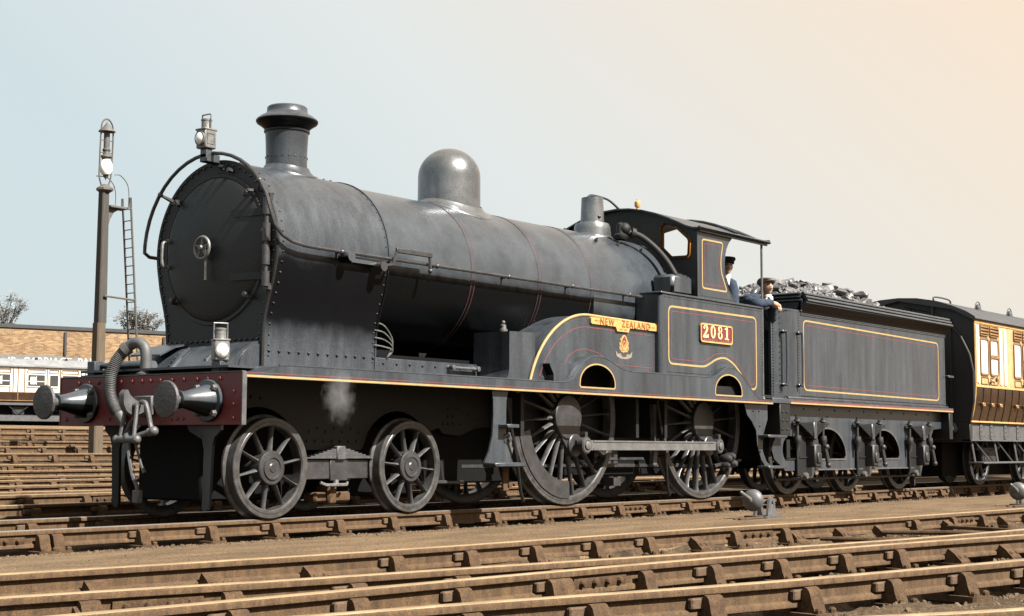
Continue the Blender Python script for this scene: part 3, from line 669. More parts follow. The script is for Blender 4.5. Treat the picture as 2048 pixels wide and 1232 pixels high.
def make_wheel(name, par, x, y, r, far, ns, meshes, phase=0.0, extra=None):
    M = T(x, y, r) @ (Matrix.Rotation(math.pi,4,'Z') if far else Matrix.Identity(4)) @ Matrix.Rotation(phase,4,'Y')
    w = link(name, meshes[0], par, M)
    for k in range(ns): link('spoke', meshes[1], w, M @ Matrix.Rotation(2*math.pi*k/ns,4,'Y'))
    link('hub', meshes[2], w, M)
    return w, M
bogie_m = (tyre_mesh(RB,'tyre_steel',.080), spoke_mesh(.13,RB-.072,.018,.012,'spoke_grey'),
           hub_mesh([(.001,-.02),(.035,-.02),(.045,-.012),(.085,-.012),(.092,-.022),(.108,-.022),(.115,-.008),(.150,-.006),(.158,.004),(.158,.12),(.001,.12)],'wheel_grey'))
drive_m = (tyre_mesh(RD,'tyre_steel',.092,.14), spoke_mesh(.22,RD-.085,.020,.0135,'spoke_grey'),
           hub_mesh([(.001,-.030),(.245,-.030),(.256,-.022),(.258,.0),(.258,.14),(.001,.14)],'wheel_grey',40))
YW = .82
for x in AX[:2]:
    for far in (0,1): make_wheel('bogie_wheel', L, x, YW if far else -YW, RB, far, 10, bogie_m, R(7+x*9))
PIN = Vector((.125,-.325))                   # crank pin from axle, x and z
for i, x in enumerate(AX[2:]):
    for far in (0,1):
        w, M = make_wheel('driving_wheel', L, x, YW if far else -YW, RD, far, 22, drive_m, R(4.5))
        s_ = 1 if far else -1
        m = MB(); m.lathe([(.001,0),(.125,0),(.135,.01),(.135,.09),(.001,.09)], (x+PIN.x, s_*YW-(.04 if s_ < 0 else .05), RD+PIN.y), 'y', 24); m.build('crank_boss', 'wheel_grey', w)
        m = MB(); m.prism([(x-.24,RD-.1),(x+.24,RD-.02),(x+PIN.x+.12,RD+PIN.y),(x+PIN.x-.12,RD+PIN.y-.05)], 'y', s_*YW-s_*-.008, s_*YW-s_*.06); m.build('crank_web', 'wheel_grey', w)
        if i == 0:
            m = MB(); m.lathe([(.74,-.012),(.935,-.012),(.935,.05),(.74,.05)], (x,s_*YW*1.0,RD), 'y', 26, closed=True, a0=R(192), a1=R(272)); m.build('balance_weight', 'wheel_grey', w)
for x, r_, z in ((AX[0],.075,RB),(AX[1],.075,RB),(AX[2],.1,RD),(AX[3],.1,RD)):
    m = MB(); m.lathe([(r_,-.7),(r_,.7)], (x,0,z), 'y', 14); lp_('axle', m, 'wheel_dark')
# coupling rod
for s_ in (-1,1):
    y0, y1 = s_*.955, s_*1.005; px0, px1, pz = AX[2]+PIN.x, AX[3]+PIN.x, RD+PIN.y
    m = MB(); m.prism([(px0+.08,pz-.058),(px1-.08,pz-.052),(px1-.08,pz+.052),(px0+.08,pz+.058)], 'y', y0, y1)
    m.box(px0+.14,px1-.14,s_*1.006,s_*1.014,pz+.038,pz+.056); m.box(px0+.14,px1-.14,s_*1.006,s_*1.014,pz-.056,pz-.038)
    cr = lp_('coupling_rod', m, 'bright_steel')
    for px in (px0,px1):
        m = MB(); m.lathe([(.001,y0-.01),(.098,y0-.01),(.098,y1+.008),(.09,y1+.012),(.001,y1+.012)] if s_ > 0 else [(.001,y0+.01),(.098,y0+.01),(.098,y1-.008),(.09,y1-.012),(.001,y1-.012)], (px,0,pz), 'y', 24)
        m.prism(fillet([(px-.03,pz+.08),(px+.03,pz+.08),(px+.025,pz+.155),(px-.025,pz+.155)],.01,2), 'y', y0, y1); lp_('rod_end', m, 'wheel_grey', cr)
        m = MB(); m.lathe([(.001,s_*1.045),(.03,s_*1.045),(.05,s_*1.035),(.055,s_*1.01)], (px,0,pz), 'y', 8); m.lathe([(.065,s_*1.022),(.078,s_*1.022),(.078,s_*1.01)], (px,0,pz), 'y', 18); lp_('pin_nut', m, 'bright_steel', cr)

# --- frames -------------------------------------------------------
def frame_outline():
    o = [(-.75,1.29),(-.75,.95),(-.58,.95)]
    o += arc(AX[0],RB,.56,122,38,10)
    o += [(.60,.66),(.62,.625),(1.36,.625),(1.40,.66)]
    o += arc(AX[1],RB,.56,142,38,10)
    o += [(2.55,.86),(2.62,.80),(2.9,.78),(3.15,.86),(3.4,.88),(3.9,.70),(5.3,.66),(6.6,.66),(8.5,.72),(8.72,.9),(8.72,1.29)]
    return o
for s_ in (-1,1):
    m = MB(); m.prism(frame_outline(), 'y', s_*.60, s_*.632); lp_('frame_plate', m, 'frame_black')
rv = MB()
for k, x in enumerate((.62,.73,.84,.96,1.07,1.19,1.3)):
    rv.rivet((x,-.633,.71),(0,-1,0),.017,.016)
    rv.rivet((x+.03,-.633,.80+.035*(k % 2)),(0,-1,0),.016,.014)
for x, z in ((-.2,1.1),(-.1,1.11),(.02,1.1),(-.35,1.1),(2.7,.98),(2.78,.98),(2.7,.90),(2.78,.90),(2.62,.9),(2.9,.9),(2.7,1.06),(2.84,1.06),(3.05,1.0),(3.2,.96)): rv.rivet((x,-.633,z),(0,-1,0),.017,.014)
for nm, x0, x1, w_, z0, z1 in (('frame_deck',-.7,8.6,.6,1.14,1.20),('ash_pan',4.9,7.3,.56,.30,1.135),('motion_shade_block',2.37,4.46,.57,.27,1.13),('drag_box',7.4,8.6,.5,.5,1.13),('cylinder_block',.2,1.6,.5,.865,1.13),('bogie_shade_block',-.52,2.35,.44,.16,.86)):
    m = MB(); m.box(x0,x1,-w_,w_,z0,z1,.02); lp_(nm, m, 'shade_black')  # motion and bogie blocks are added, filling gaps between wheels with painted shade
for x in (3.55,5.85,6.5):
    m = MB(); m.box(x-.03,x+.03,-.98,-.64,.78,1.25); lp_('frame_stretcher', m, 'frame_black')
# bogie
m = MB(); m.box(.50,1.40,.66,.70,.345,.535,.008); lp_('bogie_frame', m, 'wheel_grey')
m = MB(); m.box(.50,1.40,-.70,-.66,.345,.535,.008); bg_ = lp_('bogie_frame', m, 'wheel_grey')
m = MB(); m.box(.86,1.10,-.715,-.70,.33,.54,.006); lp_('bogie_centre_plate', m, 'wheel_grey', bg_)
for k in range(7):
    w_ = .46-.055*k; m = MB(); m.box(.98-w_,.98+w_,-.735,-.665,.545+k*.0135,.556+k*.0135); lp_('spring_leaf', m, 'dull_steel', bg_)
m = MB(); m.box(.92,1.04,-.75,-.65,.53,.665,.01); lp_('spring_buckle', m, 'dull_steel', bg_)
m = MB(); m.tube([(.74,-.70,.315),(.80,-.72,.29),(1.08,-.72,.29),(1.11,-.70,.31)], .016, 6); m.lathe([(.03,.28),(.03,.34)], (.95,-.70,0), 'z', 8); lp_('hook_bar', m, 'tin', bg_)
m = MB(); m.box(.75,1.25,-.62,-.45,.12,.22,.02); lp_('brake_gear', m, 'chair_iron')
m = MB(); m.box(.9,1.02,-.66,-.47,.1,.3,.02); lp_('brake_bracket', m, 'chair_iron')
# footplate and valance
YV = 1.279
def hump(cx, z0, zt, zr):
    pass
TOPL = [(-.785,1.298),(-.60,1.300),(-.52,1.312),(-.44,1.345),(-.36,1.366),(-.25,1.372),(3.86,1.372),(4.0,1.385),(4.1,1.43),(4.2,1.53),(4.3,1.62),(4.42,1.675),(4.56,1.695),(4.70,1.685),(4.84,1.65),(4.98,1.60),(5.12,1.562),(5.26,1.550),(7.12,1.550),(7.22,1.562),(7.32,1.605),(7.44,1.665),(7.56,1.698),(7.68,1.695),(7.80,1.66),(7.92,1.60),(8.04,1.52),(8.16,1.43),(8.28,1.355),(8.40,1.318),(8.52,1.305),(8.76,1.303)]
def dhole(cx, x0, x1, z0, zt):
    pts = [(x0+.02,z0),(x1-.02,z0),(x1,z0+.02)]
    h = zt-z0-.03; pts += [(cx+(x1-cx)*math.cos(R(a)), z0+.03+h*math.sin(R(a))**.92) for a in range(8,90,8)] + [(cx,zt)] + [(cx-(cx-x0)*math.cos(R(a)), z0+.03+h*math.sin(R(a))**.92) for a in range(86,7,-8)]
    pts += [(x0,z0+.02)]; return pts
H1 = dhole(4.565,4.215,4.925,1.335,1.605); H2 = dhole(7.555,7.21,7.905,1.335,1.605)
for s_ in (-1,1):
    m = MB(); m.prism(TOPL+[(8.76,1.252),(-.785,1.252)], 'y', s_*YV, s_*(YV-.016), holes=(H1,H2)); va = lp_('valance', m, 'black_paint')
    m = MB(); m.tube([(x,s_*(YV-.004),z+.004) for x,z in TOPL[4:]], .009, 6); lp_('valance_bead', m, 'black_gloss', va)
    e = s_*(YV+.0025); b_ = s_*(YV-.001)
    m = MB(); m.box(-.775,8.75,b_,e,1.256,1.275)
    for H in (H1,H2): m.ribbon(H, .017, 'y', b_, e)
    lp_('lining', m, 'yellow_lining', va)
    m = MB(); m.box(-.775,8.75,b_,s_*(YV+.002),1.291,1.297)
    lp_('lining', m, 'red_lining', va)
    # running plate on top of the valance
    m = MB(); vs = []; n = len(TOPL)
    for y in (s_*(YV-.004), s_*.60):
        vs += [(x,y,z) for x,z in TOPL]+[(x,y,z-.014) for x,z in TOPL]
    fs = []
    for i in range(n-1):
        fs += [(i,i+1,2*n+i+1,2*n+i),(n+i,n+i+1,3*n+i+1,3*n+i),(2*n+i,2*n+i+1,3*n+i+1,3*n+i)]
    m.add(vs, fs); lp_('running_plate', m, 'black_paint')
m = MB(); m.box(-.75,3.2,-1.05,1.05,1.345,1.366); lp_('footplate', m, 'black_paint')
m = MB(); m.box(8.1,8.74,-1.2,1.2,1.27,1.299); lp_('footplate', m, 'black_paint')
for s_ in (-1,1):
    for x0, x1 in ((4.0,5.2),(7.0,8.1)):
        m = MB(); m.box(x0,x1,s_*1.02,s_*1.00,1.32,1.68); lp_('hole_shade_plate', m, 'shade_black')  # added dark plate that paints the shade seen through the valance holes
m = MB(); m.box(-.775,-.40,-1.262,1.262,1.27,1.297,.003); m.prism([(-.46,1.296),(-.40,1.296),(-.34,1.36),(-.34,1.371),(-.40,1.371)], 'y', -1.06, 1.06); fp = lp_('front_platform', m, 'black_paint')

# --- smokebox -----------------------------------------------------
def sb_outline(r, hb, n=30):
    half = [(r*math.cos(R(a)), BZ+r*math.sin(R(a))) for a in [90-i*(104/n) for i in range(n+1)]]   # from top round to -14 deg
    tail = [(.806,2.20),(.770,2.09),(.735,1.98),(.708,1.88),(.692,1.78),(.684,1.66),(.682,1.52),(.682,1.375)]
    k = r/SBR; half += [(y*k,z) for y,z in tail]
    return half+[(-y,z) for y,z in reversed(half[1:])]
SO = sb_outline(SBR,.68)
m = MB(); m.prism(SO, 'x', .0, 1.50); sb = lp_('smokebox', m, 'black_paint')
m = MB(); m.prism(sb_outline(SBR+.006,.68), 'x', -.022, .0); m.ribbon(sb_outline(SBR-.014,.68), .03, 'x', -.022, -.030); lp_('front_plate', m, 'soot_black', sb)
m = MB(); m.ribbon([(y*1.004,BZ+(z-BZ)*1.004) for y,z in SO], .012, 'x', 1.488, 1.508); lp_('seam_strip', m, 'black_paint', sb)
rv2 = MB()
def along(outline, step, skip=0):
    acc = 0; out = []
    for a, b in zip(outline, outline[1:]):
        d = math.dist(a,b); t = step-acc
        while t <= d:
            u = t/d; out.append(((a[0]+(b[0]-a[0])*u, a[1]+(b[1]-a[1])*u), (b[1]-a[1], -(b[0]-a[0])))); t += step
        acc = (acc+d) % step
    return out
fullo = list(reversed(SO))
for (p, nn) in along(SO+SO[:1], .098):
    y, z = p
    if z < 1.42: continue
    ny_, nz_ = y, z-BZ
    if z < 2.3: ny_, nz_ = (1 if y > 0 else -1), 0
    l_ = math.hypot(ny_,nz_); ny_ /= l_; nz_ /= l_
    rv2.rivet((.055,y,z),(0,ny_,nz_),.014,.011); rv2.rivet((1.462,y,z),(0,ny_,nz_),.012,.009)
    rv2.rivet((-.023,y*.955 if z > 2.3 else y-.04*(1 if y > 0 else -1),BZ+(z-BZ)*.955 if z > 2.3 else z),(-1,0,0),.014,.012)
for k in range(17): rv2.rivet((-.023,-.62+k*.0775,1.655),(-1,0,0),.016,.014)
for k in range(12): rv2.rivet((.06+k*.128,-.684,1.545),(0,-1,0),.019,.016)
for k in range(12): rv2.rivet((.06+k*.128,-.686,1.392),(0,-1,0),.014,.012)
for x in (1.12,1.22,1.32,1.42): rv2.rivet((x,-.10,BZ+.855),(0,-.1,1),.02,.018)
lp_('rivets', rv2, 'black_paint', sb, kind='stuff')
lp_('rivets', rv, 'frame_black', kind='stuff')
# door
m = MB(); m.lathe([(.001,-.115),(.18,-.112),(.36,-.10),(.52,-.078),(.63,-.056),(.675,-.045),(.695,-.030),(.700,-.02)], (0,0,BZ), 'x', 72); dr = lp_('smokebox_door', m, 'soot_black', smooth=50)
m = MB(); m.lathe([(.695,-.022),(.695,-.036),(.728,-.036),(.735,-.022)], (0,0,BZ), 'x', 72); lp_('door_ring', m, 'soot_black', dr)
m = MB(); hx = -.185
m.tube([(hx,.104*math.cos(R(a)),BZ+.104*math.sin(R(a))) for a in range(0,360,15)], .015, 8, closed=True)
for k in range(5): a = R(90+72*k); m.tube([(hx,0,BZ),(hx,.1*math.cos(a),BZ+.1*math.sin(a))], .011, 6)
m.lathe([(.001,hx-.035),(.022,hx-.035),(.028,hx-.01),(.028,-.105)], (0,0,BZ), 'x', 12); lp_('hand_wheel', m, 'tin', dr)
m = MB(); m.tube([(-.155,-.02,BZ-.02),(-.16,-.03,BZ-.18),(-.16,-.035,BZ-.31)], [.020,.014,.017], 8); lp_('lever_handle', m, 'tin', dr)
m = MB(); m.tube(smooth_path([(-.05,.655,2.66),(-.11,.655,2.65),(-.13,.655,2.60),(-.13,.655,2.46),(-.11,.655,2.41),(-.05,.655,2.40)],4), .016, 8)
for z in (2.66,2.40): m.lathe([(.001,-.075),(.022,-.07),(.03,-.04)], (0,.655,z), 'x', 8)
lp_('grab_handle', m, 'tin', dr)
m = MB(); m.lathe([(.022,2.16),(.022,2.92)], (-.065,-.755,0), 'z', 10)
for z0, z1 in ((2.13,2.27),(2.33,2.52),(2.55,2.72),(2.80,2.96)): m.lathe([(.001,z0),(.038,z0),(.038,z1),(.001,z1)], (-.065,-.755,0), 'z', 12)
m.box(-.06,-.02,-.79,-.72,2.10,2.16); m.box(-.06,-.02,-.79,-.72,2.94,3.0); lp_('hinge', m, 'wheel_grey', dr)
for z in (2.24,2.84):
    m = MB(); pts = [(-.745,.0),(-.60,.0),(-.45,.0),(-.26,.0)]
    vs = []
    for y in (-.745,-.66,-.60,-.5,-.4,-.3):
        r_ = math.hypot(y,z-BZ); xx = -.030 if r_ > .68 else -.048-.07*(1-(r_/.68)**2)-.006
        vs += [(xx-.006,y,z-.035),(xx-.006,y,z+.035)]
    m.add(vs, [(2*i,2*i+1,2*i+3,2*i+2) for i in range(5)]); lp_('hinge_strap', m, 'soot_black', dr)
for a, nm in ((44,0),(135,0),(222,0),(318,0)):
    ca, sa = math.cos(R(a)), math.sin(R(a)); m = MB()
    m.tube([(-.03,ca*.735,BZ+sa*.735),(-.085,ca*.73,BZ+sa*.73),(-.09,ca*.66,BZ+sa*.66)], .020, 6); m.lathe([(.001,-.125),(.028,-.12),(.028,-.095),(.001,-.095)], (0,ca*.70,BZ+sa*.70), 'x', 6); lp_('door_clamp', m, 'wheel_grey', dr)
# --- boiler, firebox ----------------------------------------------
m = MB(); m.lathe([(BR,1.50),(BR,5.12)], (0,0,BZ), 'x', 72); bo = lp_('boiler', m, 'black_gloss')
fb = [(.842*math.cos(R(a)),BZ+.842*math.sin(R(a))) for a in range(0,181,5)]+[(-.842,2.3),(-.80,2.05),(-.72,1.85),(-.60,1.7),(-.60,1.2),(.60,1.2),(.60,1.7),(.72,1.85),(.80,2.05),(.842,2.3)]
m = MB(); m.prism(fb, 'x', 5.12, 6.93); fbx = lp_('firebox', m, 'black_gloss')
for x in (2.86,4.06,5.10):
    m = MB(); m.lathe([(BR+.0015,x-.035),(BR+.006,x-.03),(BR+.006,x+.03),(BR+.0015,x+.035)], (0,0,BZ), 'x', 72); bb = lp_('boiler_band', m, 'black_gloss', bo)
    for d in (-.027,.027):
        m = MB(); m.lathe([(BR+.0075,x+d-.0035),(BR+.0075,x+d+.0035)], (0,0,BZ), 'x', 72); lp_('lining', m, 'red_line_dim', bb)
m = MB(); m.lathe([(.848,6.90),(.856,6.90),(.856,6.93)], (0,0,BZ), 'x', 60, a0=0, a1=math.pi); lp_('firebox_band', m, 'black_paint', fbx)
for x, a in ((5.62,128),(6.10,128),(6.55,132),(6.55,108)):
    ca, sa = math.cos(R(a)), math.sin(R(a)); p = Vector((x,ca*.842,BZ+sa*.842)); nn = Vector((0,ca,sa))
    m = MB(); m.tube([p-nn*.01,p+nn*.03], [.028,.022], 8); m.tube([p+nn*.03,p+nn*.055], .012, 6); lp_('wash_out_plug', m, 'wheel_grey', fbx)
m = MB(); m.box(1.52,6.0,-.55,.55,1.37,1.60); lp_('cylinder_casing', m, 'shade_black', fbx)  # box under the boiler, blackened to paint in the shade there
def saddle(m, cx, rad, prof, n=56, surf=BR, top=None):
    """lathe about a vertical axis whose lowest rings follow the boiler; prof rows (r, z or None, lift above boiler)"""
    vs = []; k = len(prof)
    for i in range(n):
        a = 2*math.pi*i/n
        for r, z, lift, mixw in prof:
            x = cx+r*math.cos(a); y = r*math.sin(a); zs = BZ+math.sqrt(max(.01,surf*surf-y*y))+lift
            vs.append((x,y, z*(1-mixw)+zs*mixw))
    fs = [(i*k+j,((i+1) % n)*k+j,((i+1) % n)*k+j+1,i*k+j+1) for i in range(n) for j in range(k-1)]
    m.add(vs, fs)
m = MB(); saddle(m, .885, 0, [(.310,0,.002,1),(.306,0,.014,1),(.275,0,.020,1),(.245,0,.045,1),(.225,0,.085,1),(.213,0,.14,.8),(.208,3.60,0,0),(.211,3.70,0,0),(.218,3.822,0,0)], surf=SBR); ch = lp_('chimney', m, 'black_paint')
m = MB(); m.lathe([(.219,3.815),(.230,3.820),(.232,3.838),(.221,3.842),(.236,3.865),(.270,3.893),(.303,3.913),(.314,3.930),(.314,3.943),(.302,3.958),(.265,3.985),(.225,4.005),(.212,4.02),(.205,4.035),(.203,4.075),(.190,4.088),(.165,4.088),(.16,3.7)], (.885,0,0), 'z', 56); lp_('chimney_cap', m, 'black_paint', ch)
m = MB(); 
for k in range(20): a = 2*math.pi*k/20; m.rivet((.885+.2125*math.cos(a),.2125*math.sin(a),3.56),(math.cos(a),math.sin(a),.1),.008,.005)
lp_('rivets', m, 'black_paint', ch, kind='stuff')
dp_ = [(.490,0,.002,1),(.486,0,.014,1),(.435,0,.020,1),(.398,0,.040,1),(.375,0,.075,1),(.364,0,.13,.9),(.359,3.56,0,0),(.358,3.68,0,0),(.358,3.73,0,0)]
dp_ += [(.358*math.cos(R(a)), 3.73+.335*math.sin(R(a)), 0, 0) for a in range(8,90,8)]+[(.002,4.066,0,0)]
m = MB(); saddle(m, 3.43, 0, dp_); lp_('steam_dome', m, 'dome_paint', smooth=60)
m = MB(); saddle(m, 6.30, 0, [(.272,0,.002,1),(.27,0,.012,1),(.245,0,.03,1),(.236,3.46,0,0),(.232,3.51,0,0),(.215,3.54,0,0),(.165,3.555,0,0),(.155,3.56,0,0),(.142,3.86,0,0),(.140,3.88,0,0),(.002,3.882,0,0)], surf=.842); sv = lp_('safety_valve', m, 'dome_paint')
m = MB(); m.tube(smooth_path([(6.20,0,3.88),(6.27,0,3.915),(6.45,0,3.92),(6.7,0,3.90),(7.0,-.0,3.78)],4), .016, 6); m.rivet((6.25,-.145,3.62),(-.4,-1,0),.025,.025); lp_('valve_lever', m, 'black_paint', sv)
# --- handrails ----------------------------------------------------
HR = .932
def railpath():
    pts = [(6.06,-.935,2.515),(3,-.935,2.520),(.45,-.935,2.525)]
    pts += [(.25,-.935,2.53),(.10,-.932,2.55),(-.02,-.922,2.60),(-.10,-.90,2.70)]
    pts += [(-.125,-HR*math.cos(R(a))*(.985 if a < 30 else 1),BZ+(.915)*math.sin(R(a))) for a in range(22,176,8)]
    pts += [(-.125,.93,2.56),(-.06,.935,2.525),(.1,.935,2.52),(3,.935,2.52),(6.06,.935,2.515)]
    return pts
m = MB(); m.tube(railpath(), .0185, 8); hrl = lp_('hand_rail', m, 'wheel_grey')
for x, s_ in [(x,s_) for x in (.75,2.15,3.35,4.55,5.75) for s_ in (-1,1)]:
    m = MB(); m.tube([(x,s_*.82,BZ-.012),(x,s_*.90,BZ-.012)], [.024,.014], 7); m.ball((x,s_*.935,2.521),.028); lp_('rail_knob', m, 'wheel_grey', hrl)
for a in (40,140):
    m = MB(); m.tube([(-.03,math.cos(R(a))*.80,BZ+math.sin(R(a))*.80),(-.125,math.cos(R(a))*.92,BZ+math.sin(R(a))*.905)], [.024,.014], 7); m.ball((-.125,math.cos(R(a))*.925,BZ+math.sin(R(a))*.912),.028); lp_('rail_knob', m, 'wheel_grey', hrl)
m = MB(); m.lathe([(.001,-.99),(.05,-.99),(.055,-.97),(.055,-.84)], (.83,0,2.485), 'y', 14); m.box(.86,1.40,-.915,-.87,2.43,2.50,.01); lp_('blower_valve', m, 'black_gloss')
m = MB(); m.tube([(1.30,-.97,2.44),(1.42,-.985,2.46),(1.48,-.985,2.615)], .018, 6); m.box(1.46,2.0,-1.005,-.975,2.585,2.635,.006); m.tube([(1.97,-.985,2.62),(1.985,-.985,2.47)], .016, 6); m.ball((1.985,-.985,2.45),.026)
m.lathe([(.001,-1.0),(.05,-1.0),(.05,-.85)], (1.28,0,2.43), 'y', 12); lp_('ejector_crank', m, 'wheel_grey')
m = MB()
for k in range(4):
    a0 = 1.42+.05*k; m.tube(smooth_path([(1.47,-.70,1.90-.075*k),(1.58,-.735,1.87-.07*k),(1.70,-.74,1.72-.03*k),(1.66,-.70,1.56)],4), .007, 5)
lp_('oil_pipes', m, 'tin')
# --- low frame box, sand box, splashers ---------------------------
for s_ in (-1,1):
    m = MB(); m.box(1.50,3.12,s_*.684,s_*.62,1.372,1.552,.004); lb_ = lp_('slide_cover', m, 'black_paint')
    if s_ < 0:
        m = MB()
        for k in range(7): m.rivet((1.62+k*.2,-.685,1.50-.01*k*0),(0,-1,0),.017,.016)
        for k in range(8): m.rivet((1.55+k*.19,-.686,1.392),(0,-1,0),.012,.01)
        lp_('rivets', m, 'black_paint', lb_, kind='stuff')
        m = MB(); m.tube([(2.62,-.735,1.50),(3.10,-.735,1.50)], .016, 8)
        for x in (2.64,3.06): m.lathe([(.001,-.77),(.028,-.765),(.032,-.735),(.02,-.70),(.03,-.685)], (x,0,1.50), 'y', 10)
        lp_('cover_handle', m, 'dull_steel', lb_)
    m = MB(); m.prism([(3.10,1.372),(3.145,1.43),(3.16,1.50),(3.16,1.905),(3.62,1.915),(3.62,1.372)], 'y', s_*1.098, s_*.60); sx_ = lp_('sand_box', m, 'black_paint')
    m = MB(); m.lathe([(.001,2.0),(.03,1.995),(.035,1.95),(.05,1.94),(.05,1.915)], (3.33,s_*.88,0), 'z', 10); m.tube([(3.25,s_*.92,1.985),(3.33,s_*.88,1.99),(3.42,s_*.84,1.985)], .010, 5); m.ball((3.33,s_*.88,2.02),.022); lp_('filler_cap', m, 'dull_steel', sx_)
    sp_face = [(3.445,1.374)]+arc(4.61,1.012,1.168,162,92,16)+[(4.62,2.180),(6.10,2.160),(6.10,1.553)]+[(x,z+.003) for x,z in reversed(TOPL) if 3.6 < x < 6.12]
    m = MB(); m.prism(sp_face, 'y', s_*1.120, s_*1.10); spl = lp_('splasher', m, 'black_paint')
    top = arc(4.61,1.012,1.164,163,92,16)+[(4.62,2.176),(6.10,2.156)]
    m = MB(); n = len(top); vs = [(x,s_*1.10,z) for x,z in top]+[(x,s_*.56,z) for x,z in top]; m.add(vs, [(i,i+1,n+i+1,n+i) for i in range(n-1)]); lp_('splasher_top', m, 'black_paint', spl)
    m = MB(); m.tube([(x,s_*1.118,z) for x,z in sp_face[:20]], .017, 8); lp_('beading', m, 'yellow_lining', spl)
    e = s_*1.1225; b_ = s_*1.119
    red = arc(4.61,1.012,1.03,156,93,14)+[(5.96,2.02)]
    m = MB(); m.ribbon(red, .008, 'y', b_, e, closed=False); m.ribbon([(5.96,2.02),(5.96,1.625),(5.22,1.632),(4.98,1.68),(4.80,1.755),(4.56,1.785),(4.36,1.76),(4.20,1.68),(4.14,1.60)], .008, 'y', b_, e, closed=False)
    m.ribbon([red[0],(3.66,1.46),(3.72,1.43),(3.95,1.43)], .008, 'y', b_, e, closed=False); lp_('lining', m, 'red_lining', spl)
    # oil box standing on the running plate in front of the hump
    m = MB(); m.prism(fillet([(3.80,1.376),(4.16,1.376),(4.20,1.46),(4.16,1.50),(4.26,1.56),(4.26,1.60),(3.72,1.585),(3.76,1.52),(3.80,1.47)],.02,3), 'y', s_*1.22, s_*1.124); lp_('oil_box', m, 'black_paint')
    # name plate
    NP = [(4.63,2.102),(4.63,2.152),(4.65,2.166),(6.02,2.166),(6.04,2.152),(6.04,2.098),(6.02,2.086),(5.44,2.086),(5.42,2.05),(5.41,2.034),(5.17,2.034),(5.16,2.05),(5.14,2.086),(4.65,2.088)]
    NP = [(x,z-.006) for x,z in NP]
    m = MB(); m.prism(NP, 'y', s_*1.121, s_*1.146); npl = lp_('name_plate', m, 'brass')
    me = text_mesh('NEW   ZEALAND', .115, .003, 'plate_letter', 1.28)
    Mt = T(5.34,s_*1.150,2.121) @ Matrix.Rotation(R(90),4,'X')
    if s_ > 0: Mt = T(5.34,s_*1.150,2.121) @ Matrix.Rotation(math.pi,4,'Z') @ Matrix.Rotation(R(90),4,'X')
    link('lettering', me, npl, Mt)
    m = MB()
    for x0, x1, z in ((4.70,4.76,2.125),(4.78,4.80,2.125),(5.84,5.90,2.118),(5.92,5.98,2.118),(5.22,5.28,2.055),(5.31,5.37,2.055)): m.box(x0,x1,s_*1.145,s_*1.148,z-.006,z+.006)
    lp_('small_marks', m, 'plate_letter', npl, kind='stuff')
    # coat of arms
    if s_ < 0:
        cx_, cz_ = 5.345, 1.858
        m = MB(); pts = [(0,.155),(.02,.125),(.05,.115),(.07,.08),(.065,.05),(.095,.045),(.085,.005),(.095,-.03),(.07,-.06),(.055,-.075),(-.055,-.075),(-.07,-.06),(-.095,-.03),(-.085,.005),(-.095,.045),(-.065,.05),(-.07,.08),(-.05,.115),(-.02,.125)]
        m.prism([(cx_+x*1.1,cz_+z*.92) for x,z in pts], 'y', -1.1205, -1.124); cr_ = lp_('coat_of_arms', m, 'crest_gold')
        m = MB(); m.prism([(cx_+x,cz_+z) for x,z in ((0,.118),(.035,.085),(.04,.04),(.0,.0),(-.04,.04),(-.035,.085))], 'y', -1.1235, -1.126); lp_('arms_shield', m, 'plate_red', cr_)
        m = MB(); m.prism([(cx_+x*1.3,cz_+z) for x,z in ((-.14,-.05),(-.10,-.095),(-.06,-.085),(-.03,-.125),(.03,-.125),(.06,-.085),(.10,-.095),(.14,-.05),(.12,-.125),(.05,-.15),(-.05,-.15),(-.12,-.125))], 'y', -1.1205, -1.1235); lp_('arms_scroll', m, 'crest_blue', cr_)
        m = MB(); m.ribbon([(cx_+.055*math.cos(R(a)),cz_+.045+.085*math.sin(R(a))) for a in range(0,360,20)], .014, 'y', -1.1235, -1.128); m.ribbon([(cx_+.018*math.cos(R(a)),cz_+.035+.03*math.sin(R(a))) for a in range(0,360,30)], .008, 'y', -1.125, -1.129)
        for a in range(20,360,40): m.rivet((cx_+.085*math.cos(R(a)),-1.123,cz_+.02+.09*math.sin(R(a))),(0,-1,0),.014,.006)
        lp_('arms_wreath', m, 'brass', cr_)
# --- front apron --------------------------------------------------
m = MB(); m.prism([(-.022,1.632),(-.10,1.615),(-.22,1.555),(-.34,1.46),(-.44,1.36),(-.50,1.30),(-.022,1.30)], 'y', -.64, .64); ap = lp_('front_apron', m, 'black_paint', smooth=60)
for y0, y1 in ((-.655,-.641),(.641,.655)):
    m = MB(); m.prism([(-.03,1.60),(-.03,1.375),(-.28,1.375),(-.26,1.45),(-.20,1.53),(-.12,1.585)], 'y', y0, y1); lp_('side_cover', m, 'black_paint', ap)
m = MB(); vs = [(-.10,.62,1.640),(-.10,.24,1.640),(-.28,.24,1.598),(-.44,.26,1.515),(-.44,.70,1.525),(-.28,.66,1.60)]; m.add(vs+[(x,y,z-.015) for x,y,z in vs], [(0,1,2,5),(5,2,3,4),(6,7,8,11),(11,8,9,10)]+[(i,(i+1) % 6,6+(i+1) % 6,6+i) for i in range(6)]); lp_('tread_plate', m, 'black_paint', ap)
m = MB(); m.box(-.56,-.46,.40,.56,1.298,1.46,.008); m.box(-.66,-.40,.34,.62,1.298,1.32); lp_('step_block', m, 'black_paint', ap)
m = MB(); m.prism([(-.48,1.31),(-.30,1.50),(-.22,1.565),(-.21,1.59),(-.50,1.33)], 'y', .10, .13); lp_('stay_plate', m, 'black_paint', ap)
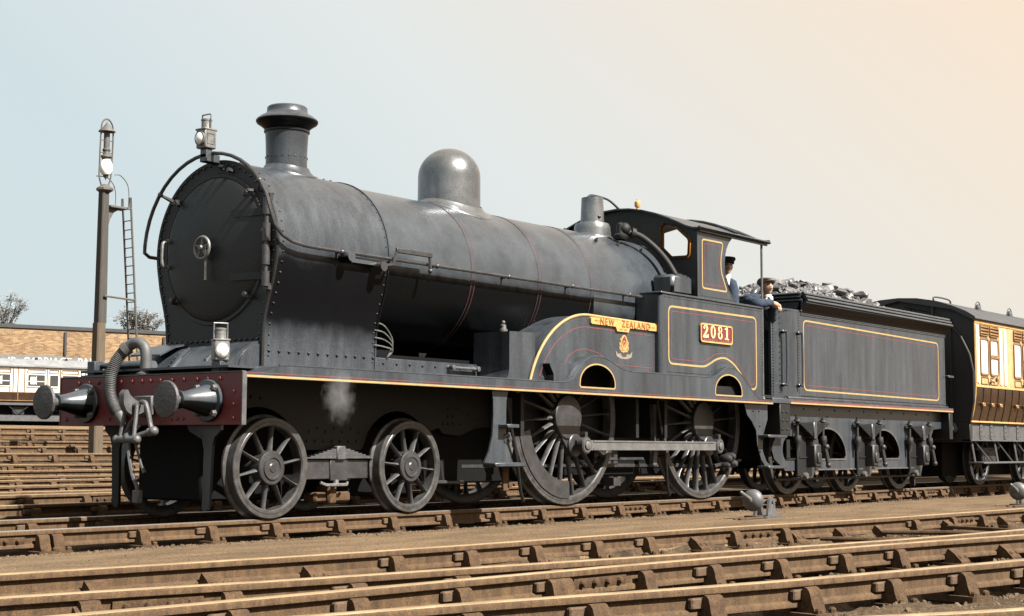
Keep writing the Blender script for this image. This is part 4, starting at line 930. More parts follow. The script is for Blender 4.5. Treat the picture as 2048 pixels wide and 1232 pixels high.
m = MB(); m.prism([(-.46,1.31),(-.36,1.42),(-.36,1.46),(-.2,1.58),(-.02,1.62),(-.02,1.31)], 'y', -.30, -.27); lp_('stay_plate', m, 'black_paint', ap)
m = MB()
for k in range(6): m.rivet((-.47+.035*k,.17,1.335+.038*k),(-.7,0,.7),.012,.012)
lp_('rivets', m, 'black_paint', ap, kind='stuff')
m = MB(); m.box(-.66,-.56,-.84,-.72,1.297,1.412,.006); m.box(-.70,-.52,-.95,-.62,1.297,1.315,.004); lp_('lamp_bracket', m, 'black_paint', fp)
m = MB(); m.box(-.70,-.60,.90,1.02,1.297,1.46,.008); m.box(-.74,-.50,.62,1.06,1.297,1.325,.004); lp_('lamp_bracket', m, 'black_paint', fp)
m = MB(); m.tube([(-.62,.98,1.42),(-.60,.72,1.41),(-.58,.40,1.405),(-.56,.2,1.40)], [.02,.045,.05,.05], 10); lp_('heating_pipe', m, 'black_paint', fp)
m = MB(); m.box(-.20,-.03,-.05,.05,3.36,3.44,.006); m.box(-.20,-.12,-.045,.045,3.40,3.485,.006); lp_('lamp_iron', m, 'black_gloss', sb)
m = MB(); m.tube([(-.03,-.10,3.30),(-.075,-.10,3.32),(-.075,-.16,3.31)], .02, 6); m.tube([(-.03,-.22,3.27),(-.08,-.22,3.28)], .024, 6); lp_('lubricator', m, 'black_gloss', sb)
# --- buffer beam --------------------------------------------------
m = MB(); m.box(-.795,-.755,-YV,YV,.843,1.298,.004); bm_ = lp_('buffer_beam', m, 'buffer_red')
m = MB()
for s_ in (-1,1): m.box(-.80,-.75,s_*YV,s_*(YV+.012),.843,1.30)
m.box(-.80,-.75,-YV,YV,1.2985,1.308); lp_('beam_edge', m, 'dull_steel', bm_)
m = MB()
for y in (-1.0,-.84,-.70,-.52,-.36,-.20,-.06,.06,.20,.36,.52,.70,.84,1.0): m.rivet((-.796,y,1.245),(-1,0,0),.022,.018)
for y in (-1.18,-.52,.52,.38,1.18):
    for z in (1.13,1.02,.90): m.rivet((-.796,y,z),(-1,0,0),.019,.016)
for y in (-.36,.36,-.44): m.rivet((-.796,y,.90),(-1,0,0),.019,.016)
lp_('rivets', m, 'buffer_red', bm_, kind='stuff')
for s_ in (-1,1):
    m = MB(); m.lathe([(.001,-.796),(.185,-.796),(.185,-.822),(.178,-.83),(.140,-.832),(.134,-.86),(.112,-.93),(.085,-1.03),(.070,-1.10),(.070,-1.125),(.080,-1.128),(.080,-1.145),(.06,-1.15),(.05,-1.15)], (0,s_*.8636,1.054), 'x', 36); bf = lp_('buffer', m, 'black_gloss')
    m = MB(); m.lathe([(.048,-1.14),(.048,-1.225),(.075,-1.25),(.152,-1.254),(.160,-1.260),(.160,-1.274),(.154,-1.284),(.09,-1.293),(.001,-1.296)], (0,s_*.8636,1.054), 'x', 40); lp_('buffer_head', m, 'buffer_face', bf)
    for k in range(4):
        a = R(45+90*k); m = MB(); m.lathe([(.001,-.868),(.024,-.866),(.026,-.85),(.032,-.845),(.032,-.83)], (0,s_*.8636+.158*math.cos(a),1.054+.158*math.sin(a)), 'x', 6); lp_('buffer_bolt', m, 'dull_steel', bf)
    m = MB(); m.tube(smooth_path([(-.80,s_*.90,.90),(-1.0,s_*.93,.86),(-1.15,s_*.92,.87)],4), .010, 5)
# vacuum pipe
m = MB(); m.lathe([(.001,1.298),(.085,1.298),(.085,1.322),(.062,1.33),(.058,1.34)], (-.70,.14,0), 'z', 14); m.tube(smooth_path([(-.70,.14,1.32),(-.70,.14,1.50),(-.705,.17,1.575),(-.72,.235,1.61),(-.735,.31,1.595),(-.75,.35,1.56)],5), .052, 14); vp = lp_('vacuum_pipe', m, 'hose')
m = MB(); pth = smooth_path([(-.748,.345,1.565),(-.79,.415,1.48),(-.835,.45,1.36),(-.86,.445,1.22),(-.87,.41,1.10),(-.87,.345,1.0),(-.86,.29,.94)],22)
m.tube(pth, [.052 if i % 3 else .060 for i in range(len(pth))], 12); lp_('vacuum_hose', m, 'hose', vp)
m = MB(); m.tube([(-.745,.34,1.57),(-.77,.375,1.535)], .068, 14); lp_('hose_clip', m, 'dull_steel', vp); m = MB(); m.tube([(-.865,.30,.95),(-.855,.27,.90),(-.84,.25,.84)], [.062,.05,.035], 10); lp_('hose_clip', m, 'dull_steel', vp)
# draw hook and screw coupling
hk = [(-.80,1.045),(-.92,1.06),(-1.0,1.11),(-1.03,1.17),(-1.07,1.13),(-1.07,1.03),(-1.03,.96),(-.95,.925),(-.86,.955),(-.80,.985)]
m = MB(); m.prism(fillet(hk,.03,3), 'y', -.035, .035); m.lathe([(.001,-.797),(.11,-.797),(.11,-.815),(.001,-.815)], (0,0,1.02), 'x', 6); m.box(-.84,-.80,-.13,.13,.93,1.11,.01); hk_ = lp_('draw_hook', m, 'dull_steel')
m = MB()
for y in (-.075,.075): m.tube([(-.955,y,1.02),(-.965,y*1.1,.95),(-1.0,y*1.3,.72)], .019, 8)
m.tube([(-.955,-.085,1.02),(-.955,.085,1.02)], .024, 8); m.tube([(-1.0,-.13,.715),(-1.0,.13,.715)], .034, 10); m.ball((-1.0,.14,.715),.042); m.ball((-1.0,-.14,.715),.042); lp_('coupling_link', m, 'dull_steel', hk_)
m = MB(); m.tube([(-1.0,.05,.71),(-.96,-.10,.745),(-.92,-.23,.785)], .026, 10); m.tube([(-1.0,.0,.72),(-.98,-.02,.735)], .05, 10); m.ball((-.91,-.26,.79),.045); m.ball((-.915,-.21,.78),.04); lp_('coupling_screw', m, 'dull_steel', hk_)
m = MB(); m.tube(smooth_path([(-.90,-.06,1.05),(-.92,-.15,1.04),(-.92,-.19,.96),(-.91,-.21,.86),(-.91,-.245,.79)],4), .022, 8); m.tube([(-.94,-.02,.74),(-.90,-.08,.50),(-.88,-.11,.42)], [.012,.012,.02], 6); m.tube(smooth_path([(-.95,.10,.75),(-.92,.06,.86),(-.90,-.0,.93)],4), .016, 6); lp_('coupling_shackle', m, 'dull_steel', hk_)
m = MB(); m.tube(smooth_path([(-.78,.26,.85),(-.82,.2,.62),(-.84,.11,.40),(-.83,.06,.30),(-.82,.05,.22)],4), [.02]*16+[.03]*1, 6); m.box(-.86,-.80,.0,.09,.14,.26,.01); lp_('steam_hose', m, 'dull_steel', vp)
# guard irons
for s_ in (-1,1):
    m = MB(); m.prism([(s_*.36,.842),(s_*.82,.842),(s_*.82,.80),(s_*.74,.74),(s_*.71,.66),(s_*.685,.13),(s_*.66,.09),(s_*.61,.08),(s_*.59,.12),(s_*.60,.62),(s_*.57,.72),(s_*.40,.79)], 'x', -.62, -.59); gi = lp_('guard_iron', m, 'frame_black' if s_ > 0 else 'black_paint')
    m = MB(); m.tube([(-.605,s_*.66,.80),(-.605,s_*.66,.1)], .012, 6); lp_('guard_rib', m, 'frame_black', gi)
# steps, brackets, pipes
def step_plate(x, label=None):
    y0, y1 = -1.215, -1.195
    m = MB(); m.prism([(x-.155,1.252),(x+.125,1.252),(x+.095,1.16),(x+.09,1.0),(x+.09,.78),(x+.13,.62),(x+.21,.50),(x-.27,.50),(x-.19,.62),(x-.14,.78),(x-.125,1.0),(x-.13,1.15)], 'y', y0, y1); st = lp_('step_plate', m, 'black_paint')
    m = MB(); m.box(x-.28,x+.24,-1.37,-1.195,.455,.50,.008); lp_('step_tread', m, 'black_paint', st)
    m = MB(); m.box(x-.04,x+.16,-1.34,-1.195,.86,.90,.006); lp_('step_tread', m, 'black_paint', st)
    m = MB(); m.box(x+.05,x+.16,-1.225,-1.19,.70,.80,.01); m.lathe([(.001,-1.26),(.03,-1.255),(.03,-1.225)], (x+.12,0,.745), 'y', 6); lp_('sand_valve', m, 'wheel_grey', st)
step_plate(2.87)
m = MB(); m.box(2.95,3.05,-1.19,-1.16,.20,.46,.006); m.lathe([(.001,-1.21),(.035,-1.205),(.04,-1.15)], (3.06,0,.27), 'y', 10); lp_('drain_cock', m, 'chair_iron')
for x0 in (3.30,6.36):
    m = MB(); m.tube(smooth_path([(x0-.05,-.97,1.25),(x0,-.96,1.1),(x0+.25,-.90,.55),(x0+.42,-.82,.20),(x0+.52,-.79,.06)],4), .019, 7); m.tube([(x0+.25,-.90,.55),(x0+.21,-.72,.55)], .016, 5); lp_('sand_pipe', m, 'frame_black')
for x0 in (3.48,6.45):
    m = MB(); m.prism([(x0-.05,1.2),(x0+.05,1.2),(x0+.08,.75),(x0+.02,.45),(x0-.06,.45),(x0-.02,.75)], 'y', -.86, -.80); m.prism(arc(x0+1.16,1.01,1.04,155,190,8)+arc(x0+1.16,1.01,1.11,190,155,8), 'y', -.88, -.76); lp_('brake_hanger', m, 'dull_steel')
for x, z0 in ((2.25,.3),(2.42,.25),(2.6,.28)):
    m = MB(); m.tube([(x,-.52,.95),(x+.10,-.55,z0)], .035, 6); lp_('cylinder_stay', m, 'frame_black')
m = MB(); m.tube([(2.0,-.6,.30),(3.0,-.6,.28)], .02, 6); m.tube([(3.0,-.55,.45),(4.0,-.55,.45),(8.6,-.55,.42)], .03, 6); m.tube([(5.5,-.7,.52),(6.4,-.7,.52)], .02, 6); m.box(5.45,5.95,-.62,-.58,.45,.62); m.box(5.6,5.75,-.8,-.6,.2,.3); lp_('brake_rod', m, 'wheel_grey')
m = MB(); m.prism([(8.10,1.252),(8.74,1.252),(8.74,1.05),(8.66,.92),(8.60,.80),(8.60,.62),(8.70,.48),(8.82,.42),(9.0,.42),(9.0,.38),(8.72,.38),(8.56,.50),(8.45,.70),(8.42,.90),(8.30,1.02),(8.18,1.1)], 'y', -1.20, -1.18); stp = lp_('rear_step_plate', m, 'black_paint')
for z in (.385,.80):
    m = MB(); m.box(8.47,9.0,-1.36,-1.18,z,z+.04,.006); lp_('step_tread', m, 'black_paint', stp)
m = MB()
for x, z in ((8.34,1.16),(8.5,1.16),(8.52,.96),(8.58,.78),(8.52,.62)): m.rivet((x,-1.201,z),(0,-1,0),.018,.014)
lp_('rivets', m, 'black_paint', stp, kind='stuff')
m = MB()
for x, z, r in ((8.15,.52,.06),(8.25,.55,.05),(8.3,.45,.055),(8.1,.43,.045)): m.lathe([(.001,-.98),(r*.6,-.97),(r,-.93),(r,-.85),(r*.5,-.8)], (x,0,z), 'y', 10)
m.tube([(7.9,-.85,.42),(8.6,-.85,.5)], .025, 6); lp_('injector', m, 'wheel_grey')

# --- cab ----------------------------------------------------------
YC = 1.205
SHEET = [(6.07,2.545),(8.60,2.56),(8.60,1.306),(8.42,1.312)]+[(x,z+.006) for x,z in reversed(TOPL) if 6.1 < x < 8.35]+[(6.07,1.556)]
ROOF = [(0,3.815),(.2,3.802),(.4,3.765),(.6,3.708),(.8,3.630),(.95,3.562),(1.06,3.508),(1.13,3.484),(1.19,3.470),(1.27,3.466)]
UP = [(6.915,2.55),(6.915,3.475),(7.86,3.475),(7.80,3.43),(7.71,3.36),(7.645,3.27),(7.605,3.16),(7.59,3.04),(7.605,2.93),(7.64,2.82),(7.70,2.73),(7.80,2.645),(7.95,2.555)]
for s_ in (-1,1):
    m = MB(); m.prism(SHEET, 'y', s_*YC, s_*(YC-.012)); cs = lp_('cab_side', m, 'black_paint')
    m = MB(); m.tube([(6.075,s_*(YC-.045),1.55),(6.075,s_*(YC-.045),2.53)], .046, 12); m.prism([(s_*(YC-.045),1.55),(s_*(YC-.045),2.54),(s_*.85,2.54),(s_*.85,1.55)], 'x', 6.03, 6.06); lp_('corner_sheet', m, 'black_paint', cs)
    m = MB(); m.prism(UP, 'y', s_*YC, s_*(YC-.012)); uppr = lp_('cab_upper_side', m, 'black_paint')
    m = MB(); m.tube([(x,s_*(YC-.006),z) for x,z in UP[2:]], .012, 6); lp_('edge_bead', m, 'black_gloss', uppr)
    m = MB(); m.box(6.02,8.62,s_*(YC+.016),s_*.9,2.547,2.575,.006); lp_('side_ledge', m, 'black_gloss', cs)
    m = MB()
    for k in range(62): m.rivet((6.12+k*.04,s_*(YC+.001),2.515),(0,s_,0),.008,.007)
    for k in range(24): m.rivet((7.0+k*.04,s_*(YC+.001),2.60),(0,s_,0),.008,.007)
    for k in range(28): m.rivet((8.565,s_*(YC+.001),1.38+k*.04),(0,s_,0),.008,.007)
    for k in range(24): m.rivet((6.20+k*.042,s_*(YC+.001),1.595),(0,s_,0),.009,.008)
    for x, z in ((7.18,1.61),(7.24,1.645),(7.30,1.69),(7.36,1.725),(7.43,1.75),(7.50,1.765),(7.57,1.77)): m.rivet((x,s_*(YC+.001),z),(0,s_,0),.009,.008)
    lp_('rivets', m, 'black_paint', cs, kind='stuff')
    e = s_*(YC+.003); b_ = s_*(YC-.001)
    ol = fillet([(6.21,2.405),(8.43,2.412),(8.43,1.445),(8.20,1.445),(8.10,1.56),(7.95,1.68),(7.80,1.77),(7.62,1.825),(7.50,1.825),(7.36,1.80),(7.20,1.735),(7.08,1.695),(6.95,1.69),(6.21,1.695)],.09,5)
    m = MB(); m.ribbon(ol, .024, 'y', b_, e); lp_('lining', m, 'yellow_lining', cs)
    il = fillet([(6.27,2.345),(8.37,2.352),(8.37,1.51),(8.25,1.51),(8.14,1.62),(7.98,1.74),(7.82,1.83),(7.64,1.885),(7.50,1.885),(7.33,1.86),(7.16,1.79),(7.05,1.755),(6.95,1.75),(6.27,1.755)],.05,4)
    m = MB(); m.ribbon(il, .008, 'y', b_, s_*(YC+.002)); lp_('lining', m, 'red_lining', cs)
    ul = fillet([(7.03,2.70),(7.03,3.33),(7.56,3.335),(7.50,3.10),(7.51,2.95),(7.66,2.70)],.05,4)
    m = MB(); m.ribbon(ul, .021, 'y', b_, e); lp_('lining', m, 'yellow_lining', uppr)
    ul = fillet([(7.085,2.755),(7.085,3.28),(7.49,3.285),(7.44,3.10),(7.45,2.95),(7.57,2.755)],.04,3)
    m = MB(); m.ribbon(ul, .007, 'y', b_, s_*(YC+.002)); lp_('lining', m, 'red_lining', uppr)
    # number plate
    PM = fillet([(6.945,2.02),(7.735,2.02),(7.735,2.245),(6.945,2.245)],.04,4); PM = [(x,z-.008) for x,z in PM]
    m = MB(); m.prism(PM, 'y', s_*(YC+.001), s_*(YC+.022)); npn = lp_('number_plate', m, 'plate_red')
    m = MB(); m.ribbon(PM, .020, 'y', s_*(YC+.018), s_*(YC+.032)); lp_('plate_rim', m, 'brass', npn)
    m = MB(); yy0, yy1 = s_*(YC+.021), s_*(YC+.030)
    def ring(cx, cz, rx, rz, tx, tz, n=20):
        o_ = [(cx+rx*math.cos(2*math.pi*i/n),cz+rz*math.sin(2*math.pi*i/n)) for i in range(n)]; i_ = [(cx+(rx-tx)*math.cos(2*math.pi*i/n),cz+(rz-tz)*math.sin(2*math.pi*i/n)) for i in range(n)]
        m.prism(o_, 'y', yy0, yy1, holes=(i_,))
    zc = 2.145; sg_ = -s_
    def gx(x): return 7.34+sg_*(x)
    ring(gx(-.095),zc,.062,.083,.036,.013)                                   # 0
    ring(gx(.085),zc+.040,.048,.043,.027,.012); ring(gx(.085),zc-.038,.058,.047,.032,.012)   # 8
    two = [(-.335,.035),(-.325,.062),(-.30,.080),(-.27,.083),(-.238,.072),(-.222,.048),(-.225,.018),(-.25,-.012),(-.285,-.042),(-.268,-.048),(-.235,-.05),(-.218,-.035),(-.208,-.035),(-.215,-.083),(-.345,-.083),(-.34,-.065),(-.295,-.022),(-.27,.01),(-.262,.04),(-.268,.062),(-.285,.068),(-.298,.06),(-.292,.045),(-.30,.03),(-.318,.024)]
    m.prism([(gx(x),zc+z) for x,z in two], 'y', yy0, yy1)
    one = [(.205,-.083),(.305,-.083),(.305,-.07),(.278,-.064),(.278,.083),(.258,.083),(.205,.055),(.208,.042),(.238,.05),(.238,-.064),(.205,-.07)]
    m.prism([(gx(x),zc+z) for x,z in one], 'y', yy0, yy1)
    lp_('numerals', m, 'cream_letter', npn)
    m = MB()
    for k in range(14):
        if k in (7,8): continue
        m.box(gx(-.32+k*.047),gx(-.32+k*.047+.03),yy0,s_*(YC+.026),2.032,2.048)
    lp_('small_marks', m, 'tin', npn, kind='stuff')
    m = MB(); m.tube([(8.63,s_*(YC-.01),1.30),(8.63,s_*(YC-.01),3.47)], .017, 8); m.lathe([(.04,1.30),(.03,1.33),(.018,1.36)], (8.63,s_*(YC-.01),0), 'z', 8); lp_('cab_pillar', m, 'dull_steel')
    # sand box beside the firebox
    m = MB(); m.box(6.42,6.90,s_*1.14,s_*.83,2.577,2.83,.035); m.box(6.58,6.82,s_*1.10,s_*.88,2.83,2.845); lp_('rear_sand_box', m, 'black_paint')
    m = MB(); m.tube(smooth_path([(6.36,s_*.50,3.40),(6.50,s_*.60,3.36),(6.62,s_*.74,3.22),(6.69,s_*.88,3.04),(6.72,s_*.98,2.87),(6.72,s_*1.0,2.83)],5), .042, 12); m.lathe([(.001,2.862),(.085,2.862),(.085,2.845),(.001,2.845)], (6.72,s_*1.0,0), 'z', 14)
    m.ball((6.34,s_*.47,3.44),.085); m.lathe([(.07,3.30),(.09,3.33),(.09,3.36),(.06,3.38),(.05,3.50),(.001,3.53)], (6.30,s_*.44,0), 'z', 12); m.tube([(6.40,s_*.53,3.395),(6.44,s_*.56,3.38)], .075, 10); lp_('injector_pipe', m, 'frame_black')
win = [(-.68,3.235),(-.68,3.50),(-.72,3.548),(-.90,3.50),(-1.08,3.34),(-1.095,3.30),(-1.085,3.13),(-1.06,3.10),(-.83,3.105),(-.80,3.12)]
def mir(p): return [(-y,z) for y,z in p]
FRONT = [(-YC,2.55)]+[(-y,z-.012) for y,z in reversed(ROOF[:-1])]+[(y,z-.012) for y,z in ROOF[1:-1]]+[(YC,2.55)]+[(.84,2.55),(.84,2.56)]
bot = [(.846*math.cos(R(a)),BZ+.846*math.sin(R(a))) for a in range(4,177,6)]
m = MB(); m.prism(FRONT[:-2]+bot, 'x', 6.915, 6.930, holes=(win,mir(win))); cf = lp_('cab_front', m, 'soot_black')
for w_ in (win,mir(win)):
    m = MB(); m.ribbon(w_, .035, 'x', 6.89, 6.935); wf = lp_('window_frame', m, 'brown_wood', cf)
    m = MB(); m.tube([(6.925,(-1 if w_ is win else 1)*.66,3.10),(6.925,(-1 if w_ is win else 1)*.66,3.52)], .012, 6); lp_('window_hinge', m, 'black_gloss', wf)
m = MB(); 
for k in range(10): a = R(40+k*11); m.rivet((6.914,.93*math.cos(a),BZ+.93*math.sin(a)),(-1,0,0),.013,.010)
lp_('rivets', m, 'soot_black', cf, kind='stuff')
prof = [(-y,z) for y,z in reversed(ROOF)]+[(y,z) for y,z in ROOF[1:]]
m = MB(); vs = []; XS = (6.855,7.4,8.0,8.5,8.70,8.735); n = len(prof)
for x in XS:
    dz = {8.70:.0,8.735:-.012}.get(x,0); vs += [(x,y,z+dz) for y,z in prof]
for x in XS: vs += [(x,y,z-.022) for y,z in prof]
fs = []; q = len(XS)*n
for i in range(len(XS)-1):
    for j in range(n-1): a_ = i*n+j; fs += [(a_,a_+1,a_+n+1,a_+n),(q+a_,q+a_+1,q+a_+n+1,q+a_+n)]
for j in range(n-1): fs += [(j,j+1,q+j+1,q+j),((len(XS)-1)*n+j,(len(XS)-1)*n+j+1,q+(len(XS)-1)*n+j+1,q+(len(XS)-1)*n+j)]
for i in range(len(XS)-1): fs += [(i*n,(i+1)*n,q+(i+1)*n,q+i*n),(i*n+n-1,(i+1)*n+n-1,q+(i+1)*n+n-1,q+i*n+n-1)]
m.add(vs, fs); rf = lp_('cab_roof', m, 'black_paint')
for s_ in (-1,1):
    m = MB(); m.tube([(6.855,s_*1.268,3.463),(8.735,s_*1.268,3.463)], .018, 8); m.box(6.93,8.72,s_*1.21,s_*1.24,3.42,3.465); lp_('rain_strip', m, 'black_gloss', rf)
m = MB(); m.tube([(8.72,y,z+.012) for y,z in prof], .024, 8); lp_('roof_edge', m, 'black_gloss', rf)
m = MB(); m.tube([(8.45,y*.97,z+.03) for y,z in prof[4:-4]], .018, 6); lp_('roof_rib', m, 'black_paint', rf)
m = MB(); m.lathe([(.035,3.79),(.035,3.86),(.018,3.87),(.018,3.895),(.030,3.90),(.040,3.92),(.040,3.975),(.030,3.985),(.012,3.99),(.012,4.01),(.001,4.02)], (7.37,0,0), 'z', 12); lp_('whistle', m, 'brass', rf)
m = MB(); m.box(6.95,8.60,-1.19,1.19,1.30,1.46); m.box(6.95,7.1,-.9,.9,1.46,2.9); cfl = lp_('cab_floor', m, 'frame_black')
m = MB(); m.box(7.95,8.45,-1.1,-.55,1.462,1.60,.01); lp_('floor_box', m, 'oak_key', cfl)

# --- head lamps (things of their own) ------------------------------
def head_lamp(x, y, z, rz, label):
    Mx = T(x,y,z) @ Matrix.Rotation(rz,4,'Z') @ Matrix.Diagonal((.84,.84,.90,1)); r_ = thing('head_lamp', label, 'lamp', (x,y,z), 0, 'oil head lamps on the engine')
    def bp(nm, m, mt, **k): return m.build(nm, mt, r_, Mx, **k)
    m = MB(); m.box(-.085,.085,-.08,.08,.0,.205,.012); m.box(-.093,.093,-.088,.088,.195,.215,.006); bp('lamp_case', m, 'tin')
    m = MB(); m.lathe([(.062,.215),(.058,.23),(.058,.30),(.064,.305),(.064,.318),(.05,.325),(.001,.33)], (0,0,0), 'z', 16); bp('lamp_chimney', m, 'tin')
    m = MB(); m.tube(smooth_path([(0,-.072,.21),(0,-.072,.36),(0,-.066,.372),(0,.066,.372),(0,.072,.36),(0,.072,.21)],3), .008, 6); bp('lamp_handle', m, 'tin')
    m = MB(); m.lathe([(.078,-.085),(.078,-.105),(.066,-.107)], (0,0,.105), 'x', 24); bp('lens_ring', m, 'tin')
    m = MB(); m.lathe([(.068,-.100),(.05,-.116),(.025,-.126),(.001,-.129)], (0,0,.105), 'x', 24); bp('lens', m, 'lens')
    m = MB(); m.ribbon([(.0-.05,.05),(.05,.05),(.05,.16),(-.05,.16)], .008, 'y', -.081, -.086); bp('side_frame', m, 'tin')
head_lamp(-.165, 0, 3.487, R(0), 'tin oil lamp on the bracket at the top of the smokebox')
head_lamp(-.61, -.78, 1.414, R(62), 'tin oil lamp on the front platform above the near buffer')

# ================================================================ TENDER
TD = thing('tender', 'black gold-lined six-wheeled tender coupled behind the engine cab', 'tender', (12,0,0))
def tp(nm, m, mt, par=None, **k): return m.build(nm, mt, par or TD, **k)
TX = (10.05,12.0,13.95); RT = .565; YT = 1.20
tw = (tyre_mesh(RT,'tyre_steel',.085), spoke_mesh(.13,RT-.078,.024,.018,'wheel_dark'), hub_mesh([(.001,-.02),(.13,-.02),(.15,-.005),(.15,.12),(.001,.12)],'wheel_dark'))
for x in TX:
    for far in (0,1): make_wheel('tender_wheel', TD, x, .82 if far else -.82, RT, far, 10, tw, R(11*x))
for x in TX:
    m = MB(); m.lathe([(.08,-.95),(.08,.95)], (x,0,RT), 'y', 12); tp('axle', m, 'wheel_dark')
m = MB(); m.box(9.72,15.03,-YT,YT,1.345,2.64); tb = tp('tank_body', m, 'black_paint')
for s_ in (-1,1):
    pl = [(9.72,-1.2),(9.5,-1.2),(9.36,-1.185),(9.22,-1.14),(9.12,-1.10),(9.05,-1.10),(9.05,-1.06),(9.2,-1.06),(9.5,-1.0),(9.72,-1.0)]
    pl = [(x,y*-s_) for x,y in pl]
    m = MB(); m.prism(pl, 'z', 1.345, 2.615); tp('front_cheek', m, 'black_paint', tb)
    m = MB()
    for k in range(30): m.rivet((9.69,s_*(YT+.001),1.40+k*.041),(0,s_,0),.009,.007); m.rivet((14.98,s_*(YT+.001),1.40+k*.041),(0,s_,0),.009,.007)
    for k in range(30): m.rivet((9.10,s_*1.106,1.40+k*.04),(0,s_,0),.012,.010); m.rivet((9.22,s_*1.152,1.40+k*.04),(-.3,s_,0),.009,.007) if k % 2 else None
    for k in range(9): m.rivet((9.30+k*.042,s_*(1.185+.0015*k),2.585),(0,s_,0),.012,.010)
    for k in range(14): m.rivet((9.30+k*.042,s_*(1.185+.001*k),1.385),(0,s_,0),.009,.008)
    tp('rivets', m, 'black_paint', tb, kind='stuff')
    e = s_*(YT+.003); b_ = s_*(YT-.001)
    m = MB(); m.ribbon(fillet([(9.83,1.485),(14.74,1.465),(14.74,2.425),(9.83,2.475)],.10,5), .023, 'y', b_, e); tp('lining', m, 'yellow_lining', tb)
    m = MB(); m.ribbon(fillet([(9.90,1.55),(14.66,1.53),(14.66,2.36),(9.90,2.41)],.08,4), .008, 'y', b_, s_*(YT+.002)); tp('lining', m, 'red_lining', tb)
    m = MB(); m.box(9.74,15.05,s_*YT,s_*(YT+.012),2.545,2.558); m.box(9.74,15.05,s_*YT,s_*(YT+.010),2.568,2.578); m.box(9.3,15.06,s_*YT,s_*(YT+.035),1.345,1.375,.006); m.box(9.74,15.04,s_*YT,s_*(YT+.012),1.40,1.41); tp('side_moulding', m, 'black_paint', tb)
    # flared coping
    cop = [(YT+.004,2.585),(YT+.02,2.62),(YT+.055,2.665),(YT+.10,2.70),(YT+.115,2.715),(YT+.115,2.735),(YT+.0,2.735),(YT-.04,2.6)]
    m = MB(); m.prism([(s_*y,z) for y,z in cop], 'x', 9.72, 15.10); cp_ = tp('coping', m, 'black_paint', tb)
    for k, (yy, zz) in enumerate(((1.300,2.748),(1.275,2.800),(1.245,2.850))):
        m = MB(); m.tube([(9.74,s_*yy,zz),(15.12,s_*yy,zz-.012)], .029, 10); tp('coal_rail', m, 'black_gloss', cp_)
    m = MB(); m.prism([(s_*1.25,2.73),(s_*1.22,2.85),(s_*1.18,2.85),(s_*1.18,2.6)], 'x', 9.75, 15.08); tp('rail_backing', m, 'soot_black', cp_)
    for x, yy in ((9.24,1.16),(9.63,1.20)):
        m = MB(); m.tube(smooth_path([(x,s_*yy,2.28),(x,s_*(yy+.06),2.275),(x+.02,s_*(yy+.075),2.22),(x+.02,s_*(yy+.075),1.60),(x,s_*(yy+.06),1.545),(x,s_*yy,1.54)],4), .017, 8)
        for z in (2.28,1.54): m.ball((x,s_*(yy+.02),z),.03)
        tp('grab_rail', m, 'black_gloss', tb)
    m = MB(); m.box(8.78,15.20,s_*1.265,s_*.6,1.275,1.343,.003); fpt = tp('tender_footplate', m, 'black_paint')
    m = MB(); m.box(9.30,15.19,s_*1.265,s_*1.2685,1.2765,1.298); tp('lining', m, 'yellow_lining', fpt)
    m = MB(); m.box(9.30,15.19,s_*1.265,s_*1.268,1.302,1.322); tp('lining', m, 'red_lining', fpt)
    # outside frame
    def dh(x0, x1, cx, z0, zt): return [(x0,z0),(x1-.03,z0),(x1,z0+.05)]+[(cx+(x1-cx)*math.cos(R(a)),z0+.05+(zt-z0-.05)*math.sin(R(a))) for a in range(10,91,10)]+[(cx-(cx-x0)*math.cos(R(a)),z0+.05+(zt-z0-.05)*math.sin(R(a))) for a in range(80,9,-10)]
    OUT = [(9.32,1.275),(9.32,.86),(9.16,.82),(9.06,.72),(9.04,.62),(9.10,.51),(9.22,.45),(9.34,.40),(9.42,.345),(10.0,.345),(10.02,.24),(10.26,.24),(10.34,.345),(11.90,.345),(11.97,.24),(12.2,.24),(12.28,.345),(13.84,.345),(13.92,.25),(14.15,.25),(14.25,.42),(14.38,.56),(14.50,.70),(14.60,.84),(14.70,.98),(15.04,1.0),(15.04,1.275)]
    h1 = dh(10.26,11.34,10.72,.50,.955); h2 = dh(12.22,13.30,12.68,.50,.955); h3 = fillet([(9.40,.50),(9.92,.50),(9.92,.80),(9.50,.84),(9.36,.74),(9.34,.60)],.05,4)
    m = MB(); m.prism(OUT, 'y', s_*1.105, s_*1.075, holes=(h1,h2,h3)); fr_ = tp('outside_frame', m, 'black_paint')
    m = MB()
    for h in (h1,h2): m.ribbon(h, .022, 'y', s_*1.104, s_*1.118)
    m.box(10.34,11.90,s_*1.105,s_*1.125,.345,.362); m.box(12.28,13.84,s_*1.105,s_*1.125,.345,.362); tp('frame_lip', m, 'dull_steel', fr_)
    m = MB()
    for x, z in [(10.45+.07*i,.46-.07*j) for i in range(2) for j in range(2)]+[(12.45+.07*i,.46-.07*j) for i in range(3) for j in range(2)]+[(10.72,1.0),(12.68,1.0),(12.76,1.0)]+[(9.5+.5*k,1.22) for k in range(11)]+[(9.75+1.0*k,1.12) for k in range(5)]: m.rivet((x,s_*1.106,z),(0,s_,0),.016,.012)
    tp('rivets', m, 'black_paint', fr_, kind='stuff')
